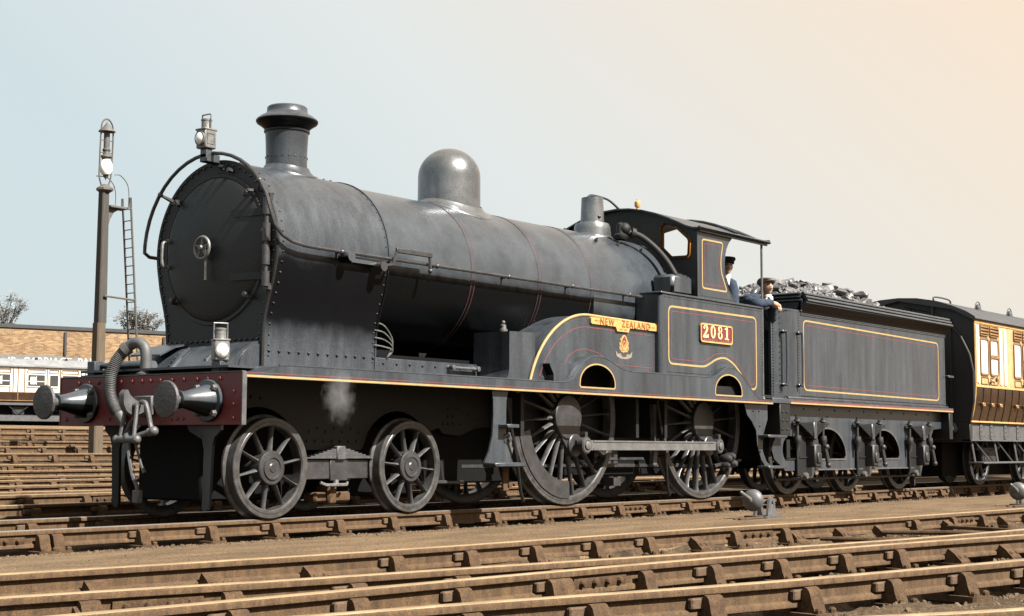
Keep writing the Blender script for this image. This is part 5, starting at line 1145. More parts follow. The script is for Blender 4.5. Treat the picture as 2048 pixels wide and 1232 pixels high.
    for x in TX:
        m = MB(); m.box(x-.005,x+.19,s_*1.10,s_*1.26,.39,.72,.02); m.prism([(x+.0,.72),(x+.18,.72),(x+.15,.80),(x+.03,.80)], 'y', s_*1.11, s_*1.22); m.box(x+.03,x+.15,s_*1.26,s_*1.285,.45,.60,.012); ab = tp('axle_box', m, 'wheel_dark')
        m = MB(); m.box(x-.33,x-.02,s_*1.106,s_*1.122,.27,.84,.004); m.box(x-.35,x-.29,s_*1.12,s_*1.15,.30,.86,.006)
        for k in range(5): m.rivet((x-.27,s_*1.123,.36+k*.11),(0,s_,0),.013,.012)
        m.box(x-.25,x-.02,s_*1.122,s_*1.135,.52,.545); tp('horn_guide', m, 'frame_black', ab)
        for k in range(9):
            w_ = .47-.048*k; m = MB(); m.box(x+.05-w_,x+.05+w_,s_*1.135,s_*1.225,1.005-k*.0215,1.022-k*.0215); tp('spring_leaf', m, 'frame_black', ab)
        m = MB(); m.box(x+.0,x+.10,s_*1.125,s_*1.24,.79,1.035,.008); tp('spring_buckle', m, 'black_paint', ab)
        for d in (-.40,.50):
            m = MB(); m.lathe([(.018,1.10),(.03,1.10),(.03,1.07),(.05,1.065),(.055,1.04),(.03,1.03),(.02,1.02),(.02,.84),(.05,.84),(.055,.80),(.055,.75),(.035,.72),(.03,.62)], (x+d-.10*(d > 0),s_*1.18,0), 'z', 10)
            if d > 0: m.tube([(x+.28,s_*1.27,.66),(x+.34,s_*1.29,.42)], .032, 7); m.ball((x+.34,s_*1.29,.42),.042); m.ball((x+.30,s_*1.28,.68),.045)
            tp('spring_hanger', m, 'wheel_dark', ab)
        m = MB(); m.lathe([(.001,-.05),(.04,-.05),(.05,-.03),(.05,.0)] if s_ < 0 else [(.001,.05),(.04,.05),(.05,.03),(.05,.0)], (x-.10,s_*1.13,.27), 'y', 10); tp('pin', m, 'dull_steel', ab)
    m = MB(); m.box(9.0,9.30,s_*1.255,s_*.9,.84,1.275,.006); be = tp('front_beam_end', m, 'soot_black')
    m = MB()
    for x in (9.07,9.2):
        for z in (.92,1.04,1.16): m.rivet((x,s_*1.256,z),(0,s_,0),.02,.018)
    tp('rivets', m, 'wheel_dark', be, kind='stuff')
    m = MB(); m.box(9.42,9.52,s_*1.105,s_*1.13,.52,.78); m.box(9.42,9.90,s_*1.1,s_*1.12,.50,.52); tp('frame_gusset', m, 'frame_black', fr_)
    m = MB(); m.lathe([(.001,15.20),(.17,15.20),(.17,15.23),(.12,15.25),(.07,15.45),(.05,15.45),(.05,15.6),(.16,15.63),(.16,15.655),(.001,15.66)], (0,s_*.8636,1.054), 'x', 20); tp('buffer', m, 'black_gloss')
m = MB(); m.box(15.05,15.20,-1.25,1.25,.82,1.275,.006); tp('rear_beam', m, 'soot_black')
for s_ in (-1,1):
    m = MB(); m.prism([(10.2,.345),(14.2,.345),(14.2,1.27),(10.2,1.27)], 'y', s_*.52, s_*.50); tp('inside_frame', m, 'shade_black')
m = MB(); m.box(9.1,15.0,-.495,.495,.55,1.27); tp('water_well', m, 'shade_black')
for s_ in (-1,1):
    for x in (10.85,12.8):
        m = MB(); m.box(x,x+.09,s_*.56,s_*.53,.35,1.0); tp('brake_hanger', m, 'wheel_grey')
        m = MB(); m.tube([(x+.3,s_*.58,.35),(x+.32,s_*.58,.9)], .05, 6); tp('brake_hanger', m, 'wheel_grey')
        m = MB(); m.tube([(x+.5,s_*.58,.35),(x+.5,s_*.58,.85)], .03, 6); tp('brake_hanger', m, 'wheel_grey')
m = MB(); m.tube([(9.5,-.9,.22),(14.6,-.9,.22)], .02, 6); tp('brake_rod', m, 'wheel_dark')
m = MB(); m.box(14.45,14.49,-.86,-.78,.05,.40); tp('guard_iron', m, 'wheel_dark')
m = MB()
for k in range(3): m.tube([(9.74-.0*k,-1.24+.02*k,2.750+.05*k),(9.74,1.24-.02*k,2.750+.05*k)], .029, 10)
m.box(9.72,9.76,-1.22,1.22,2.6,2.86); tp('front_coal_rail', m, 'black_gloss', tb)
m = MB(); m.tube(smooth_path([(9.78,-.42,2.8),(9.85,-.42,2.93),(10.1,-.42,3.02),(10.5,-.42,3.05)],5), .06, 10); tp('fire_iron', m, 'black_paint', tb)
m = MB(); m.box(15.03,15.06,-1.15,1.15,1.35,2.7); m.tube([(15.10,-1.0,1.4),(15.10,-1.0,2.6)], .016, 6); m.box(15.06,15.30,-1.25,-1.12,1.86,1.90,.006); tp('tank_rear', m, 'black_paint', tb)
m = MB(); m.box(9.1,9.72,-1.05,1.05,1.36,2.3); tp('shovel_plate', m, 'soot_black', tb)
m = MB(); m.box(8.66,9.04,-1.1,1.1,1.345,1.388,.005); tp('fall_plate', m, 'soot_black', tb)

# coal: a heap of small coal with the large lumps on it
rnd = random.Random(11)
def heap_h(x, y):
    prof = [(9.76,2.73),(10.1,2.83),(10.5,2.97),(10.9,3.11),(11.4,3.19),(12.2,3.18),(12.9,3.20),(13.5,3.12),(14.1,3.01),(14.6,2.87),(15.0,2.76)]
    h = lerp_table(prof, x); e = max(0.0, 1-abs(y)/1.16); return 2.70+(h-2.70)*min(1,e*1.5)+.05*noise.fractal(Vector((x*3,y*3,0)),1,2,4)
m = MB(); NX, NY = 90, 34; vs = []
for i in range(NX+1):
    for j in range(NY+1):
        x = 9.78+(15.0-9.78)*i/NX; y = -1.17+2.34*j/NY; vs.append((x+rnd.gauss(0,.015),y+rnd.gauss(0,.012),heap_h(x,y)+rnd.gauss(0,.018)))
m.add(vs, [(i*(NY+1)+j,(i+1)*(NY+1)+j,(i+1)*(NY+1)+j+1,i*(NY+1)+j+1) for i in range(NX) for j in range(NY)])
def lump_mesh(seed):
    r2_ = random.Random(seed); bm = bmesh.new()
    for _ in range(13):
        v_ = Vector((r2_.gauss(0,1),r2_.gauss(0,1),r2_.gauss(0,1))).normalized()*r2_.uniform(.75,1.05); bm.verts.new(v_)
    g_ = bmesh.ops.convex_hull(bm, input=list(bm.verts)); bmesh.ops.delete(bm, geom=[v for v in bm.verts if not v.link_faces], context='VERTS')
    me = bpy.data.meshes.new('coal_lump'); bm.to_mesh(me); bm.free(); me.materials.append(MATS['coal']); return me
LM = [lump_mesh(i) for i in range(8)]
# small lumps joined with the heap
for k in range(1500):
    x = rnd.uniform(9.9,14.9); y = rnd.uniform(-1.1,.9); z = heap_h(x,y); s_ = rnd.uniform(.02,.055); me = LM[rnd.randrange(8)]
    Mx = T(x,y,z+s_*.25) @ Matrix.Rotation(rnd.uniform(0,6),4,Vector((rnd.gauss(0,1),rnd.gauss(0,1),rnd.gauss(0,1))).normalized()) @ Matrix.Scale(s_,4)
    m.add([Mx @ v.co for v in me.vertices], [tuple(p.vertices) for p in me.polygons])
m.build('coal_heap', 'coal', smooth=0, kind='stuff', label='heap of small broken coal filling the top of the tender', cat='coal')
big = [(12.5,-.85,.0,(.36,.22,.13),'flat slab of coal jutting from the middle of the tender heap')]
def lump(x, y, sz, label, tilt=None, lift=.3):
    me = LM[rnd.randrange(8)]; z = heap_h(x,y)
    Mx = T(x,y,z+min(sz)*lift) @ Matrix.Rotation(rnd.uniform(0,6),4,'Z') @ Matrix.Rotation(rnd.gauss(0,.35) if tilt is None else tilt,4,'X') @ Matrix.Diagonal((*sz,1))
    link('coal_lump', me, None, Mx, label, 'coal lump', 'large lumps of coal on the tender')
for x, y, _, sz, lb in big:
    me = LM[2]; link('coal_lump', me, None, T(x,y,heap_h(x,y)+.06) @ Matrix.Rotation(R(-14),4,'Y') @ Matrix.Diagonal((.36,.2,.13,1)), lb, 'coal lump', 'large lumps of coal on the tender')
link('coal_lump', LM[4], None, T(14.55,-.78,2.86) @ Matrix.Rotation(R(30),4,'Y') @ Matrix.Diagonal((.17,.15,.14,1)), 'single pale-faced coal lump at the rear end of the tender', 'coal lump', 'large lumps of coal on the tender')
for k in range(62):
    x = rnd.uniform(10.7,14.3); y = rnd.uniform(-1.0,.4); s_ = rnd.uniform(.07,.16)
    lump(x, y, (s_*rnd.uniform(.9,1.5),s_*rnd.uniform(.8,1.2),s_*rnd.uniform(.4,.75)), 'large angular lump of coal in the heap on the tender')

# ================================================================ PASSENGER CARRIAGE BEHIND THE TENDER
CA = thing('railway_carriage', 'cream and brown panelled passenger carriage coupled behind the tender', 'carriage', (20,0,0))
def cp(nm, m, mt, par=None, **k): return m.build(nm, mt, par or CA, **k)
X0, X1 = 16.0, 31.0
side = [(-1.255,1.13),(-1.315,1.35),(-1.350,1.60),(-1.360,1.75),(-1.360,2.92)]
rfp = [(-1.42,2.925),(-1.40,2.965),(-1.25,3.06),(-1.0,3.17),(-.7,3.27),(-.35,3.335),(0,3.355)]
body = side+[(-1.1,3.08),(-.7,3.23),(0,3.31),(.7,3.23),(1.1,3.08)]+[(-y,z) for y,z in reversed(side)]
m = MB(); m.prism(body, 'x', X0, X1); cbd = cp('body', m, 'carriage_end')
m = MB(); m.prism(rfp+[(-y,z) for y,z in reversed(rfp[:-1])]+[(1.38,2.90),(1.0,3.10),(0,3.30),(-1.0,3.10),(-1.38,2.90)], 'x', X0-.09, X1); crf = cp('carriage_roof', m, 'roof_grey')
# lower brown panels with beading
n = 4; lowp = side[:4]
for k in range(18):
    xa = X0+.03+k*.36; xb = xa+.34
    m = MB(); vs = [(x,y-.006,z) for x in (xa,xb) for y,z in lowp]; m.add(vs, [(i,i+1,4+i+1,4+i) for i in range(3)]); cp('lower_panel', m, 'carriage_brown', cbd, smooth=60)
    m = MB(); vs = [(x,y-d,z) for x in (xb-.004,xb+.024) for d in (.0,.016) for y,z in lowp]
    m.add(vs, [(4+i,4+i+1,12+i+1,12+i) for i in range(3)]+[(i,i+1,4+i+1,4+i) for i in range(3)]+[(8+i,8+i+1,12+i+1,12+i) for i in range(3)]); cp('beading', m, 'carriage_brown', cbd)
m = MB(); m.box(X0,X0+7,-1.378,-1.36,1.735,1.765,.004); m.box(X0,X0+7,-1.275,-1.25,1.12,1.15,.004); m.box(X0,X0+7,-1.376,-1.36,2.86,2.92); cp('waist_rail', m, 'brass', cbd)
m = MB(); m.tube([(X0+.0,y-.004,z) for y,z in side], .014, 6); cp('corner_bead', m, 'brass', cbd)
m = MB(); m.box(X0+.02,X0+7,-1.366,-1.358,1.765,2.86); upb = cp('upper_side', m, 'carriage_gold', cbd)
def panel(xa, xb, z0, z1):
    m = MB(); m.prism(fillet([(xa,z0),(xb,z0),(xb,z1),(xa,z1)],.03,3), 'y', -1.366, -1.380); cp('cream_panel', m, 'carriage_cream', upb)
def window(xa, xb, z0, z1, bar=False):
    m = MB(); m.ribbon(fillet([(xa,z0),(xb,z0),(xb,z1),(xa,z1)],.05,4), .035, 'y', -1.365, -1.388); w_ = cp('window', m, 'carriage_mould', upb)
    m = MB(); m.prism(fillet([(xa,z0),(xb,z0),(xb,z1),(xa,z1)],.05,3), 'y', -1.366, -1.370); cp('pane', m, 'window_sky', w_)
    if bar: m = MB(); m.box(xa,xb,-1.392,-1.368,2.26,2.33,.006); cp('sash_bar', m, 'carriage_mould', w_)
def louvre(xa, xb):
    m = MB(); m.ribbon(fillet([(xa,2.655),(xb,2.655),(xb,2.84),(xa,2.84)],.03,3), .018, 'y', -1.365, -1.395); l_ = cp('louvre_vent', m, 'carriage_mould', upb)
    for k in range(3): m = MB(); m.box(xa+.01,xb-.01,-1.402,-1.366,2.675+.055*k,2.71+.055*k,.01); cp('louvre_slat', m, 'carriage_mould', l_)
for o_ in (0.0,1.68,3.36):
    b0 = X0+o_
    if o_ == 0: panel(b0+.03,b0+.07,1.82,2.83); panel(b0+.09,b0+.17,1.80,2.82)
    louvre(b0+.215,b0+.60); louvre(b0+.68,b0+1.08)
    window(b0+.22,b0+.60,1.97,2.60); window(b0+.70,b0+1.08,1.97,2.60,True)
    for xa, xb in ((.24,.58),(.70,1.06)):
        m = MB(); m.ribbon(fillet([(b0+xa,1.80),(b0+xb,1.80),(b0+xb,1.92),(b0+xa,1.92)],.03,3), .015, 'y', -1.365, -1.380); cp('waist_panel', m, 'carriage_mould', upb)
    m = MB(); m.tube(smooth_path([(b0+.62,-1.38,1.83),(b0+.64,-1.43,1.86),(b0+.80,-1.43,1.93),(b0+.9,-1.40,1.86)],4), .018, 6); cp('door_handle', m, 'carriage_mould', upb)
    panel(b0+1.16,b0+1.30,1.80,2.83); panel(b0+1.38,b0+1.52,1.80,2.83)
    for xa in (.28,.72,1.12): 
        m = MB(); m.box(b0+xa,b0+xa+.12,-1.385,-1.335,1.40,1.47,.01); cp('door_hinge', m, 'carriage_mould', cbd)
# end of the carriage
m = MB(); m.tube([(X0-.02,y,z) for y,z in [(-1.27,1.16),(-1.33,1.5),(-1.33,2.0),(-1.27,2.3),(-1.12,2.62),(-.88,2.90),(-.55,3.10),(-.1,3.2)]], .022, 8); m.box(X0-.03,X0,-.95,-.91,1.15,2.95); m.box(X0-.03,X0,-.2,-.16,1.15,3.15); m.box(X0-.03,X0,.55,.6,1.15,3.0); cp('end_beading', m, 'carriage_end', cbd)
m = MB(); m.tube([(X0-.05,-.62,1.4),(X0-.05,-.62,3.2)], .018, 6); cp('end_pipe', m, 'roof_grey', cbd)
m = MB(); m.tube(smooth_path([(X0+.2,-.55,3.30),(X0+.25,-.55,3.37),(X0+.9,-.55,3.37),(X0+1.0,-.55,3.29)],4), .016, 6); cp('roof_rail', m, 'roof_grey', crf)
for x in (17.55,19.2,20.9):
    m = MB(); m.lathe([(.10,3.10),(.10,3.20),(.06,3.22),(.06,3.26),(.03,3.31),(.001,3.33)], (x,-.85,0), 'z', 12); m.tube([(x+.14*math.cos(R(a)),-.85,3.2+.17*math.sin(R(a))) for a in range(0,181,15)], .010, 5); cp('roof_lamp', m, 'roof_grey', crf)
m = MB(); m.box(X0+.13,X1,1.14,1.22,.82,1.12,.006); cp('solebar', m, 'iron_paint')
m = MB(); m.box(X0+.13,X1,-1.22,-1.14,.82,1.12,.006); slb = cp('solebar', m, 'iron_paint')
m = MB(); m.box(X0+.0,X1,-1.26,-1.10,.80,.825); cp('solebar_flange', m, 'iron_paint', slb)
for x in (16.55,17.05,17.75,18.4,19.1):
    m = MB(); m.box(x-.06,x+.06,-1.235,-1.22,.84,1.10)
    for dz in (.89,.97,1.05): m.rivet((x,-1.236,dz),(0,-1,0),.018,.014); m.rivet((x+.17,-1.221,dz),(0,-1,0),.014,.012) if dz != .97 else None
    cp('solebar_bracket', m, 'iron_paint', slb)
m = MB(); m.box(X0,X0+.12,-1.24,1.24,.78,1.12,.006); cp('headstock', m, 'carriage_end')
for s_ in (-1,1):
    m = MB(); m.lathe([(.001,X0),(.16,X0),(.16,X0-.03),(.11,X0-.05),(.09,X0-.22),(.06,X0-.22),(.06,X0-.27),(.18,X0-.29),(.18,X0-.32),(.001,X0-.33)], (0,s_*.8636,1.0), 'x', 20); cp('buffer', m, 'black_gloss')
m = MB(); m.box(X0+.15,X0+7,-1.42,-1.14,.405,.435,.004); sbd = cp('step_board', m, 'iron_paint')
for x in (16.2,17.3,18.3,19.3):
    m = MB(); m.tube([(x,-1.18,.82),(x,-1.24,.43)], .020, 6); m.tube([(x+.15,-1.18,.80),(x+.75,-1.24,.44)], .014, 5); cp('step_hanger', m, 'iron_paint', sbd)
cw = (tyre_mesh(.50,'wheel_dark',.085), spoke_mesh(.12,.42,.05,.05,'wheel_dark'), hub_mesh([(.001,-.02),(.12,-.02),(.13,-.005),(.13,.12),(.001,.12)],'wheel_dark'))
for x in (17.55,19.9):
    for far in (0,1): make_wheel('carriage_wheel', CA, x, .82 if far else -.82, .50, far, 8, cw, R(13*x))
m = MB(); m.box(16.3,21,-.60,.60,.17,.8); cp('bogie', m, 'shade_black')  # dark block added behind the wheels, coloured as deep shade
m = MB(); m.box(17.2,17.9,-1.0,-.9,.42,.70,.02); m.tube([(17.0,-.95,.7),(17.55,-.98,.60),(18.1,-.95,.7)], .05, 6); cp('axle_guard', m, 'wheel_dark')

# ================================================================ PEOPLE
def skin_mesh(joints, edges, mt, subd=2):
    """continuous surface grown over a skeleton: joints name -> (pos, radius)"""
    names = list(joints); idx = {k: i for i, k in enumerate(names)}
    me = bpy.data.meshes.new('figure'); me.from_pydata([joints[k][0] for k in names], [(idx[a],idx[b]) for a,b in edges], [])
    o = bpy.data.objects.new('figure', me); COL.objects.link(o)
    md = o.modifiers.new('s','SKIN'); md.use_smooth_shade = True; md.branch_smoothing = .6
    for i, k in enumerate(names):
        r_ = joints[k][1]; r_ = r_ if isinstance(r_, tuple) else (r_,r_)
        me.skin_vertices[0].data[i].radius = r_; me.skin_vertices[0].data[i].use_root = (i == 0)
    sd = o.modifiers.new('d','SUBSURF'); sd.levels = subd; sd.render_levels = subd
    out = bpy.data.meshes.new_from_object(o.evaluated_get(bpy.context.evaluated_depsgraph_get()))
    bpy.data.objects.remove(o); bpy.data.meshes.remove(me); out.materials.clear(); out.materials.append(MATS[mt])
    out.polygons.foreach_set('use_smooth', [True]*len(out.polygons)); return out
def head_pts(c, yaw, pitch, s=1.0):
    return T(*c) @ Matrix.Rotation(yaw,4,'Z') @ Matrix.Rotation(pitch,4,'Y') @ Matrix.Scale(s,4)
def head_shape(m):
    """head in local space: faces -x, origin at its centre, about 0.23 tall"""
    nu, nv = 28, 22; vs = []
    for i in range(nv+1):
        t = math.pi*i/nv
        for j in range(nu):
            a = 2*math.pi*j/nu; d = Vector((math.sin(t)*math.cos(a),math.sin(t)*math.sin(a),-math.cos(t)))
            p = Vector((d.x*.098,d.y*.076,d.z*.118))
            if d.z < -.1: p.y *= 1+.30*(d.z+.1); p.x = p.x*(1+.10*(d.z+.1)) if d.x < 0 else p.x*(1+.5*(d.z+.1))
            if d.x < -.2:
                zz = p.z; yy = p.y
                p.x -= .026*math.exp(-(yy/.014)**2)*math.exp(-((zz+.012)/.022)**2)          # nose
                p.x -= .010*math.exp(-(yy/.012)**2)*math.exp(-((zz-.015)/.02)**2)
                for e_ in (-1,1): p.x += .012*math.exp(-((yy-e_*.031)/.015)**2)*math.exp(-((zz-.018)/.012)**2)   # eye sockets
                p.x -= .007*math.exp(-((zz-.042)/.012)**2)*math.exp(-(yy/.05)**2)            # brow
                p.x += .008*math.exp(-(yy/.028)**2)*math.exp(-((zz+.058)/.005)**2)           # mouth line
                p.x -= .006*math.exp(-(yy/.022)**2)*math.exp(-((zz+.050)/.007)**2)
                p.x -= .010*math.exp(-(yy/.02)**2)*math.exp(-((zz+.095)/.014)**2)            # chin
            vs.append(p)
    m.add(vs, [(i*nu+j,i*nu+(j+1) % nu,(i+1)*nu+(j+1) % nu,(i+1)*nu+j) for i in range(nv) for j in range(nu)])
    for e_ in (-1,1): m.ball((.008,e_*.078,-.002), .026, (.75,.35,1.15), 8, 6)
def hand(m, wrist, dirv, palm_n, curl=.6, side=1):
    d = Vector(dirv).normalized(); n_ = Vector(palm_n); n_ = (n_-d*n_.dot(d)).normalized(); w_ = d.cross(n_)*side; P = Vector(wrist)
    m.tube([P-d*.02,P+d*.02,P+d*.06,P+d*.09], [.026,.034,.040,.034], 10, flat=None)
    for k, (off, ln) in enumerate(((-.030,.072),(-.010,.082),(.010,.078),(.028,.062))):
        b0 = P+d*.085+w_*off; b1 = b0+(d*math.cos(curl*.6)+n_*math.sin(curl*.6))*ln*.45; b2 = b1+(d*math.cos(curl*1.4)+n_*math.sin(curl*1.4))*ln*.33; b3 = b2+(d*math.cos(curl*2.1)+n_*math.sin(curl*2.1))*ln*.25
        m.tube([b0-d*.02,b0,b1,b2,b3], [.0095,.0095,.0088,.008,.006], 6)
    t0 = P+d*.03-w_*.030; t1 = t0+(d*.6-w_*.7+n_*.3).normalized()*.035; t2 = t1+(d*.9+n_*.35).normalized()*.032
    m.tube([t0,t1,t2], [.012,.0105,.008], 6)
def person(name_label, loc, J, head_c, yaw, pitch, cap, jacket, trousers, hands, group=None, s=1.0):
    root = thing('person', name_label, 'person', loc)
    E = [('pelvis','waist'),('waist','chest'),('chest','neck'),('neck','skull')]
    for sd in 'LR': E += [('chest','sh'+sd),('sh'+sd,'el'+sd),('el'+sd,'wr'+sd),('pelvis','hip'+sd),('hip'+sd,'kn'+sd),('kn'+sd,'an'+sd),('an'+sd,'toe'+sd)]
    RAD = dict(pelvis=(.11,.09),waist=(.10,.08),chest=(.11,.08),neck=.052,skull=.055,sh=.036,el=.032,wr=.026,hip=.07,kn=.05,an=.04,toe=.034)
    jt = {k: (tuple(v), RAD.get(k) or RAD[k[:-1]]) for k, v in J.items()}
    order = ['pelvis']+[k for k in jt if k != 'pelvis']; jt = {k: jt[k] for k in order}
    bodym = skin_mesh(jt, E, 'skin', 1)
    m = MB(); m.M = head_pts(head_c,yaw,pitch,s); head_shape(m); m.M = None
    for h in hands: hand(m, *h)
    k0 = len(bodym.vertices)
    allv = [tuple(v.co) for v in bodym.vertices]+m.v; allf = [tuple(p.vertices) for p in bodym.polygons]+[tuple(i+k0 for i in f) for f in m.f]
    me = bpy.data.meshes.new('body'); me.from_pydata(allv, [], allf); me.materials.append(MATS['skin']); me.polygons.foreach_set('use_smooth', [True]*len(me.polygons))
    link('body', me, root)
    # jacket and trousers
    g = dict(pelvis=(.155,.13),waist=(.152,.125),chest=(.185,.145),neck=.075,sh=.092,el=.068,wr=.050,hip=.105,kn=.080,an=.066)
    V = {k: Vector(p[0]) for k, p in jt.items()}
    lat = (V['shL']-V['shR']).normalized(); mj = MB(); ring = []
    spine = [(V['pelvis']-Vector((0,0,.08)),.175,.135),(V['pelvis'],.172,.135),(V['waist'],.165,.125),(V['chest']-(V['chest']-V['waist'])*.3,.185,.135),(V['chest']+Vector((0,0,.05)),.195,.130),(V['chest'].lerp(V['neck'],.55),.130,.105),(V['chest'].lerp(V['neck'],.88),.072,.075)]
    nr = 18
    for q, (p, wx, wy) in enumerate(spine):
        up = (spine[min(q+1,len(spine)-1)][0]-spine[max(q-1,0)][0]).normalized(); l2 = (lat-up*lat.dot(up)).normalized(); fw = up.cross(l2)
        for k_ in range(nr):
            a = 2*math.pi*k_/nr; ring.append(p+l2*math.cos(a)*wx*(1+.03*math.sin(5*a+q))+fw*math.sin(a)*wy*(1+.04*math.sin(4*a+2*q)))
    mj.add(ring, [(q*nr+k_,q*nr+(k_+1) % nr,(q+1)*nr+(k_+1) % nr,(q+1)*nr+k_) for q in range(len(spine)-1) for k_ in range(nr)]+[tuple(range(nr))])
    for sd in 'LR':
        p0 = V['chest'].lerp(V['sh'+sd],.55)+Vector((0,0,.02)); s0 = V['sh'+sd]; e0 = V['el'+sd]; w0 = V['wr'+sd]
        pa = smooth_path([p0,s0,s0.lerp(e0,.5),e0,e0.lerp(w0,.5),w0],4)
        mj.tube(pa, [(.085+.0*i_ if i_ < 6 else .085-.035*(i_-6)/(len(pa)-7))*(1+.05*math.sin(i_*2.1)) for i_ in range(len(pa))], 12)
    mj.build('jacket', jacket, root, smooth=75)
    tr = {k: (jt[k][0], g.get(k) or g[k[:-1]]) for k in ('pelvis','hipL','knL','anL','hipR','knR','anR')}
    link('trousers', skin_mesh(tr, [('pelvis','hipL'),('hipL','knL'),('knL','anL'),('pelvis','hipR'),('hipR','knR'),('knR','anR')], trousers, 2), root)
    m = MB()
    for sd in 'LR':
        a_ = Vector(jt['an'+sd][0]); t_ = Vector(jt['toe'+sd][0]); m.tube([a_+Vector((0,0,.03)),a_-Vector((0,0,.03)),a_.lerp(t_,.5)-Vector((0,0,.02)),t_], [.06,.06,.052,.042], 10)
    m.build('boots', 'hair', root, smooth=60)
    # shirt front, hair, eyes, cap
    HM = head_pts(head_c,yaw,pitch,s)
    m = MB(); m.M = HM; m.lathe([(.058,-.15),(.062,-.125),(.056,-.105)], (.015,0,0), 'z', 14); m.add([(-.075,-.03,-.15),(-.075,.03,-.15),(-.115,.0,-.27)],[(0,1,2)]); m.build('collar', 'cloth_white', root)
    m = MB(); m.M = HM
    vs = []; nu, nv = 20, 10
    for i in range(nv+1):
        t = math.pi*(.05+.62*i/nv)
        for j in range(nu+1):
            a = -2.0+4.0*j/nu; vs.append((.012+math.sin(t)*math.cos(a)*.098,math.sin(t)*math.sin(a)*.082,.008+math.cos(t)*.116))
    m.add(vs, [(i*(nu+1)+j,i*(nu+1)+j+1,(i+1)*(nu+1)+j+1,(i+1)*(nu+1)+j) for i in range(nv) for j in range(nu)]); m.build('hair', 'hair', root)
    m = MB(); m.M = HM
    for e_ in (-1,1): m.ball((-.084,e_*.031,.016),.0125,(1,1.3,.7),8,6); m.box(-.103,-.088,e_*.014,e_*.050,.034,.044)
    m.box(-.106,-.095,-.024,.024,-.046,-.038)
    m.build('face_features', 'hair', root, kind='stuff')
    m = MB(); m.M = HM @ Matrix.Rotation(R(6),4,'Y')
    if cap == 'flat':
        vs = []; nu, nv = 26, 8
        for i in range(nv+1):
            f = i/nv
            for j in range(nu):
                a = 2*math.pi*j/nu; c_, s2 = math.cos(a), math.sin(a)
                rr = (.105+.030*math.sin(math.pi*min(1,f*1.15)))*(1 if f < .75 else max(.02,(1-f)/.25)**.6)
                vs.append((c_*rr*1.12-.018*f*0-.012,s2*rr*.98,.040+.085*math.sin(f*math.pi/2)-.028*max(0,-c_)*f*1.2+.006*math.sin(3*a+f*3)))
        m.add(vs, [(i*nu+j,i*nu+(j+1) % nu,(i+1)*nu+(j+1) % nu,(i+1)*nu+j) for i in range(nv) for j in range(nu)])
        m.ball((-.02,0,.118),.012)
        m.prism(fillet([(-.07,-.085),(-.125,-.07),(-.165,-.03),(-.165,.03),(-.125,.07),(-.07,.085)],.03,3), 'z', .045, .054)
        cpn = m.build('flat_cap', 'cloth_grey', root, smooth=70)
    else:
        m.lathe([(.101,.035),(.103,.065),(.120,.085),(.126,.10),(.118,.118),(.08,.128),(.001,.13)], (.0,0,0), 'z', 26)
        m.prism(fillet([(-.06,-.09),(-.12,-.07),(-.155,-.03),(-.155,.03),(-.12,.07),(-.06,.09)],.03,3), 'z', .030, .040)
        m.build('peaked_cap', 'cloth_navy', root, smooth=70)
    return root
# driver standing in the cab doorway, looking forward along the engine
dx, dy = 8.30, -.84; fz = 1.60
J = dict(pelvis=(dx+.06,dy+.22,fz+.90),waist=(dx+.06,dy+.20,fz+1.05),chest=(dx+.05,dy+.14,fz+1.25),neck=(dx+.02,dy+.04,fz+1.43),skull=(dx,dy+.01,fz+1.52),
 shL=(dx+.10,dy-.01,fz+1.28),elL=(dx+.09,dy-.06,fz+1.02),wrL=(dx-.08,dy-.12,fz+.88),shR=(dx-.02,dy+.30,fz+1.30),elR=(dx-.09,dy+.36,fz+1.05),wrR=(dx-.25,dy+.28,fz+.95),
 hipL=(dx+.06,dy+.13,fz+.86),knL=(dx+.04,dy+.11,fz+.47),anL=(dx+.06,dy+.11,fz+.08),toeL=(dx-.09,dy+.10,fz+.035),hipR=(dx+.06,dy+.31,fz+.86),knR=(dx+.04,dy+.32,fz+.47),anR=(dx+.07,dy+.22,fz+.08),toeR=(dx-.08,dy+.23,fz+.035))
person('engine driver in navy peaked cap and blue jacket looking out of the cab', (dx,dy+.17,fz), J, (dx,dy,fz+1.525), R(47), R(-2), 'peak', 'cloth_blue', 'cloth_blue',
 [((dx-.10,dy-.125,.875+fz),(-1,-.1,-.15),(0,0,-1),.9,1),((dx-.27,dy+.275,.945+fz),(-1,-.1,-.1),(0,0,-1),.9,-1)])
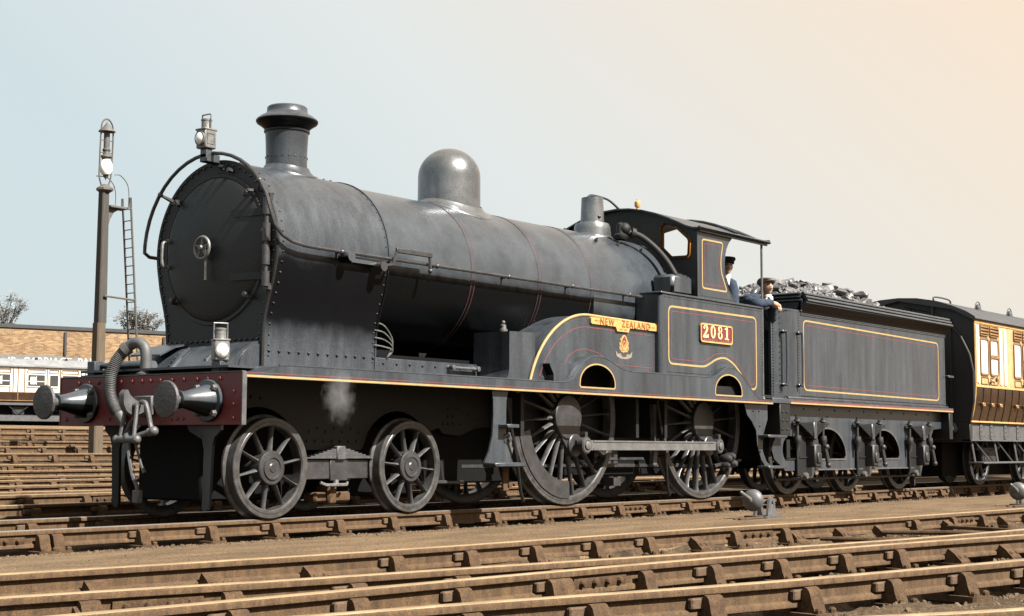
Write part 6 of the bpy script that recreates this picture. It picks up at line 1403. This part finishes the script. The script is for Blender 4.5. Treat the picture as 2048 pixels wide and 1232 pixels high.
# fireman leaning on the cab side between engine and tender
dx, dy = 8.91, -1.0; fz = 1.345+.05
J = dict(pelvis=(dx+.0,dy+.26,fz+.90),waist=(dx-.02,dy+.20,fz+1.04),chest=(dx-.05,dy+.08,fz+1.24),neck=(dx+.01,dy-.03,fz+1.385),skull=(dx+.03,dy-.06,fz+1.45),
 shL=(dx+.13,dy+.0,fz+1.255),elL=(dx+.20,dy-.08,fz+1.06),wrL=(dx+.06,dy-.20,fz+1.25),shR=(dx-.24,dy+.04,fz+1.27),elR=(dx-.38,dy-.16,fz+1.225),wrR=(dx-.09,dy-.24,fz+1.25),
 hipL=(dx+.09,dy+.26,fz+.86),knL=(dx+.10,dy+.16,fz+.46),anL=(dx+.08,dy+.26,fz+.08),toeL=(dx+.07,dy+.12,fz+.035),hipR=(dx-.08,dy+.28,fz+.86),knR=(dx-.06,dy+.20,fz+.46),anR=(dx-.07,dy+.32,fz+.08),toeR=(dx-.08,dy+.18,fz+.035))
person('fireman in grey flat cap leaning out between cab and tender', (dx,dy+.25,fz-.05), J, (dx+.045,dy-.10,fz+1.485), R(60), R(10), 'flat', 'cloth_blue', 'cloth_blue',
 [((dx-.06,dy-.245,fz+1.25),(1,-.3,-.35),(0,-.2,-1),.8,-1),((dx+.05,dy-.215,fz+1.24),(-.2,-1,-.5),(0,.1,-1),.9,1)])

# ================================================================ STEAM LEAK
sm = bpy.data.materials.new('steam'); sm.use_nodes = True; t = sm.node_tree; t.nodes.clear()
ou = t.nodes.new('ShaderNodeOutputMaterial'); pv = t.nodes.new('ShaderNodeVolumePrincipled'); t.links.new(pv.outputs[0], ou.inputs['Volume'])
pv.inputs['Color'].default_value = (.95,.95,.95,1); pv.inputs['Anisotropy'].default_value = .2
tcn = t.nodes.new('ShaderNodeTexCoord'); ln = t.nodes.new('ShaderNodeVectorMath'); ln.operation = 'LENGTH'; t.links.new(tcn.outputs['Object'], ln.inputs[0])
nz = t.nodes.new('ShaderNodeTexNoise'); nz.inputs['Scale'].default_value = 3.2; nz.inputs['Detail'].default_value = 5; t.links.new(tcn.outputs['Object'], nz.inputs['Vector'])
a1 = t.nodes.new('ShaderNodeMath'); a1.operation = 'MULTIPLY_ADD'; t.links.new(nz.outputs['Fac'], a1.inputs[0]); a1.inputs[1].default_value = 1.5; t.links.new(ln.outputs['Value'], a1.inputs[2])
mr = t.nodes.new('ShaderNodeMapRange'); mr.inputs['From Min'].default_value = 1.55; mr.inputs['From Max'].default_value = .75; mr.inputs['To Min'].default_value = 0; mr.inputs['To Max'].default_value = 2.4; t.links.new(a1.outputs[0], mr.inputs['Value']); t.links.new(mr.outputs[0], pv.inputs['Density'])
MATS['steam'] = sm
m = MB(); m.ball((0,0,0),1.0,(1,1,1),20,12); m.build('steam_puff', 'steam', None, T(.25,-1.42,1.12) @ Matrix.Diagonal((.25,.11,.32,1)), kind='stuff', label='faint puff of white steam leaking below the running plate', cat='steam')
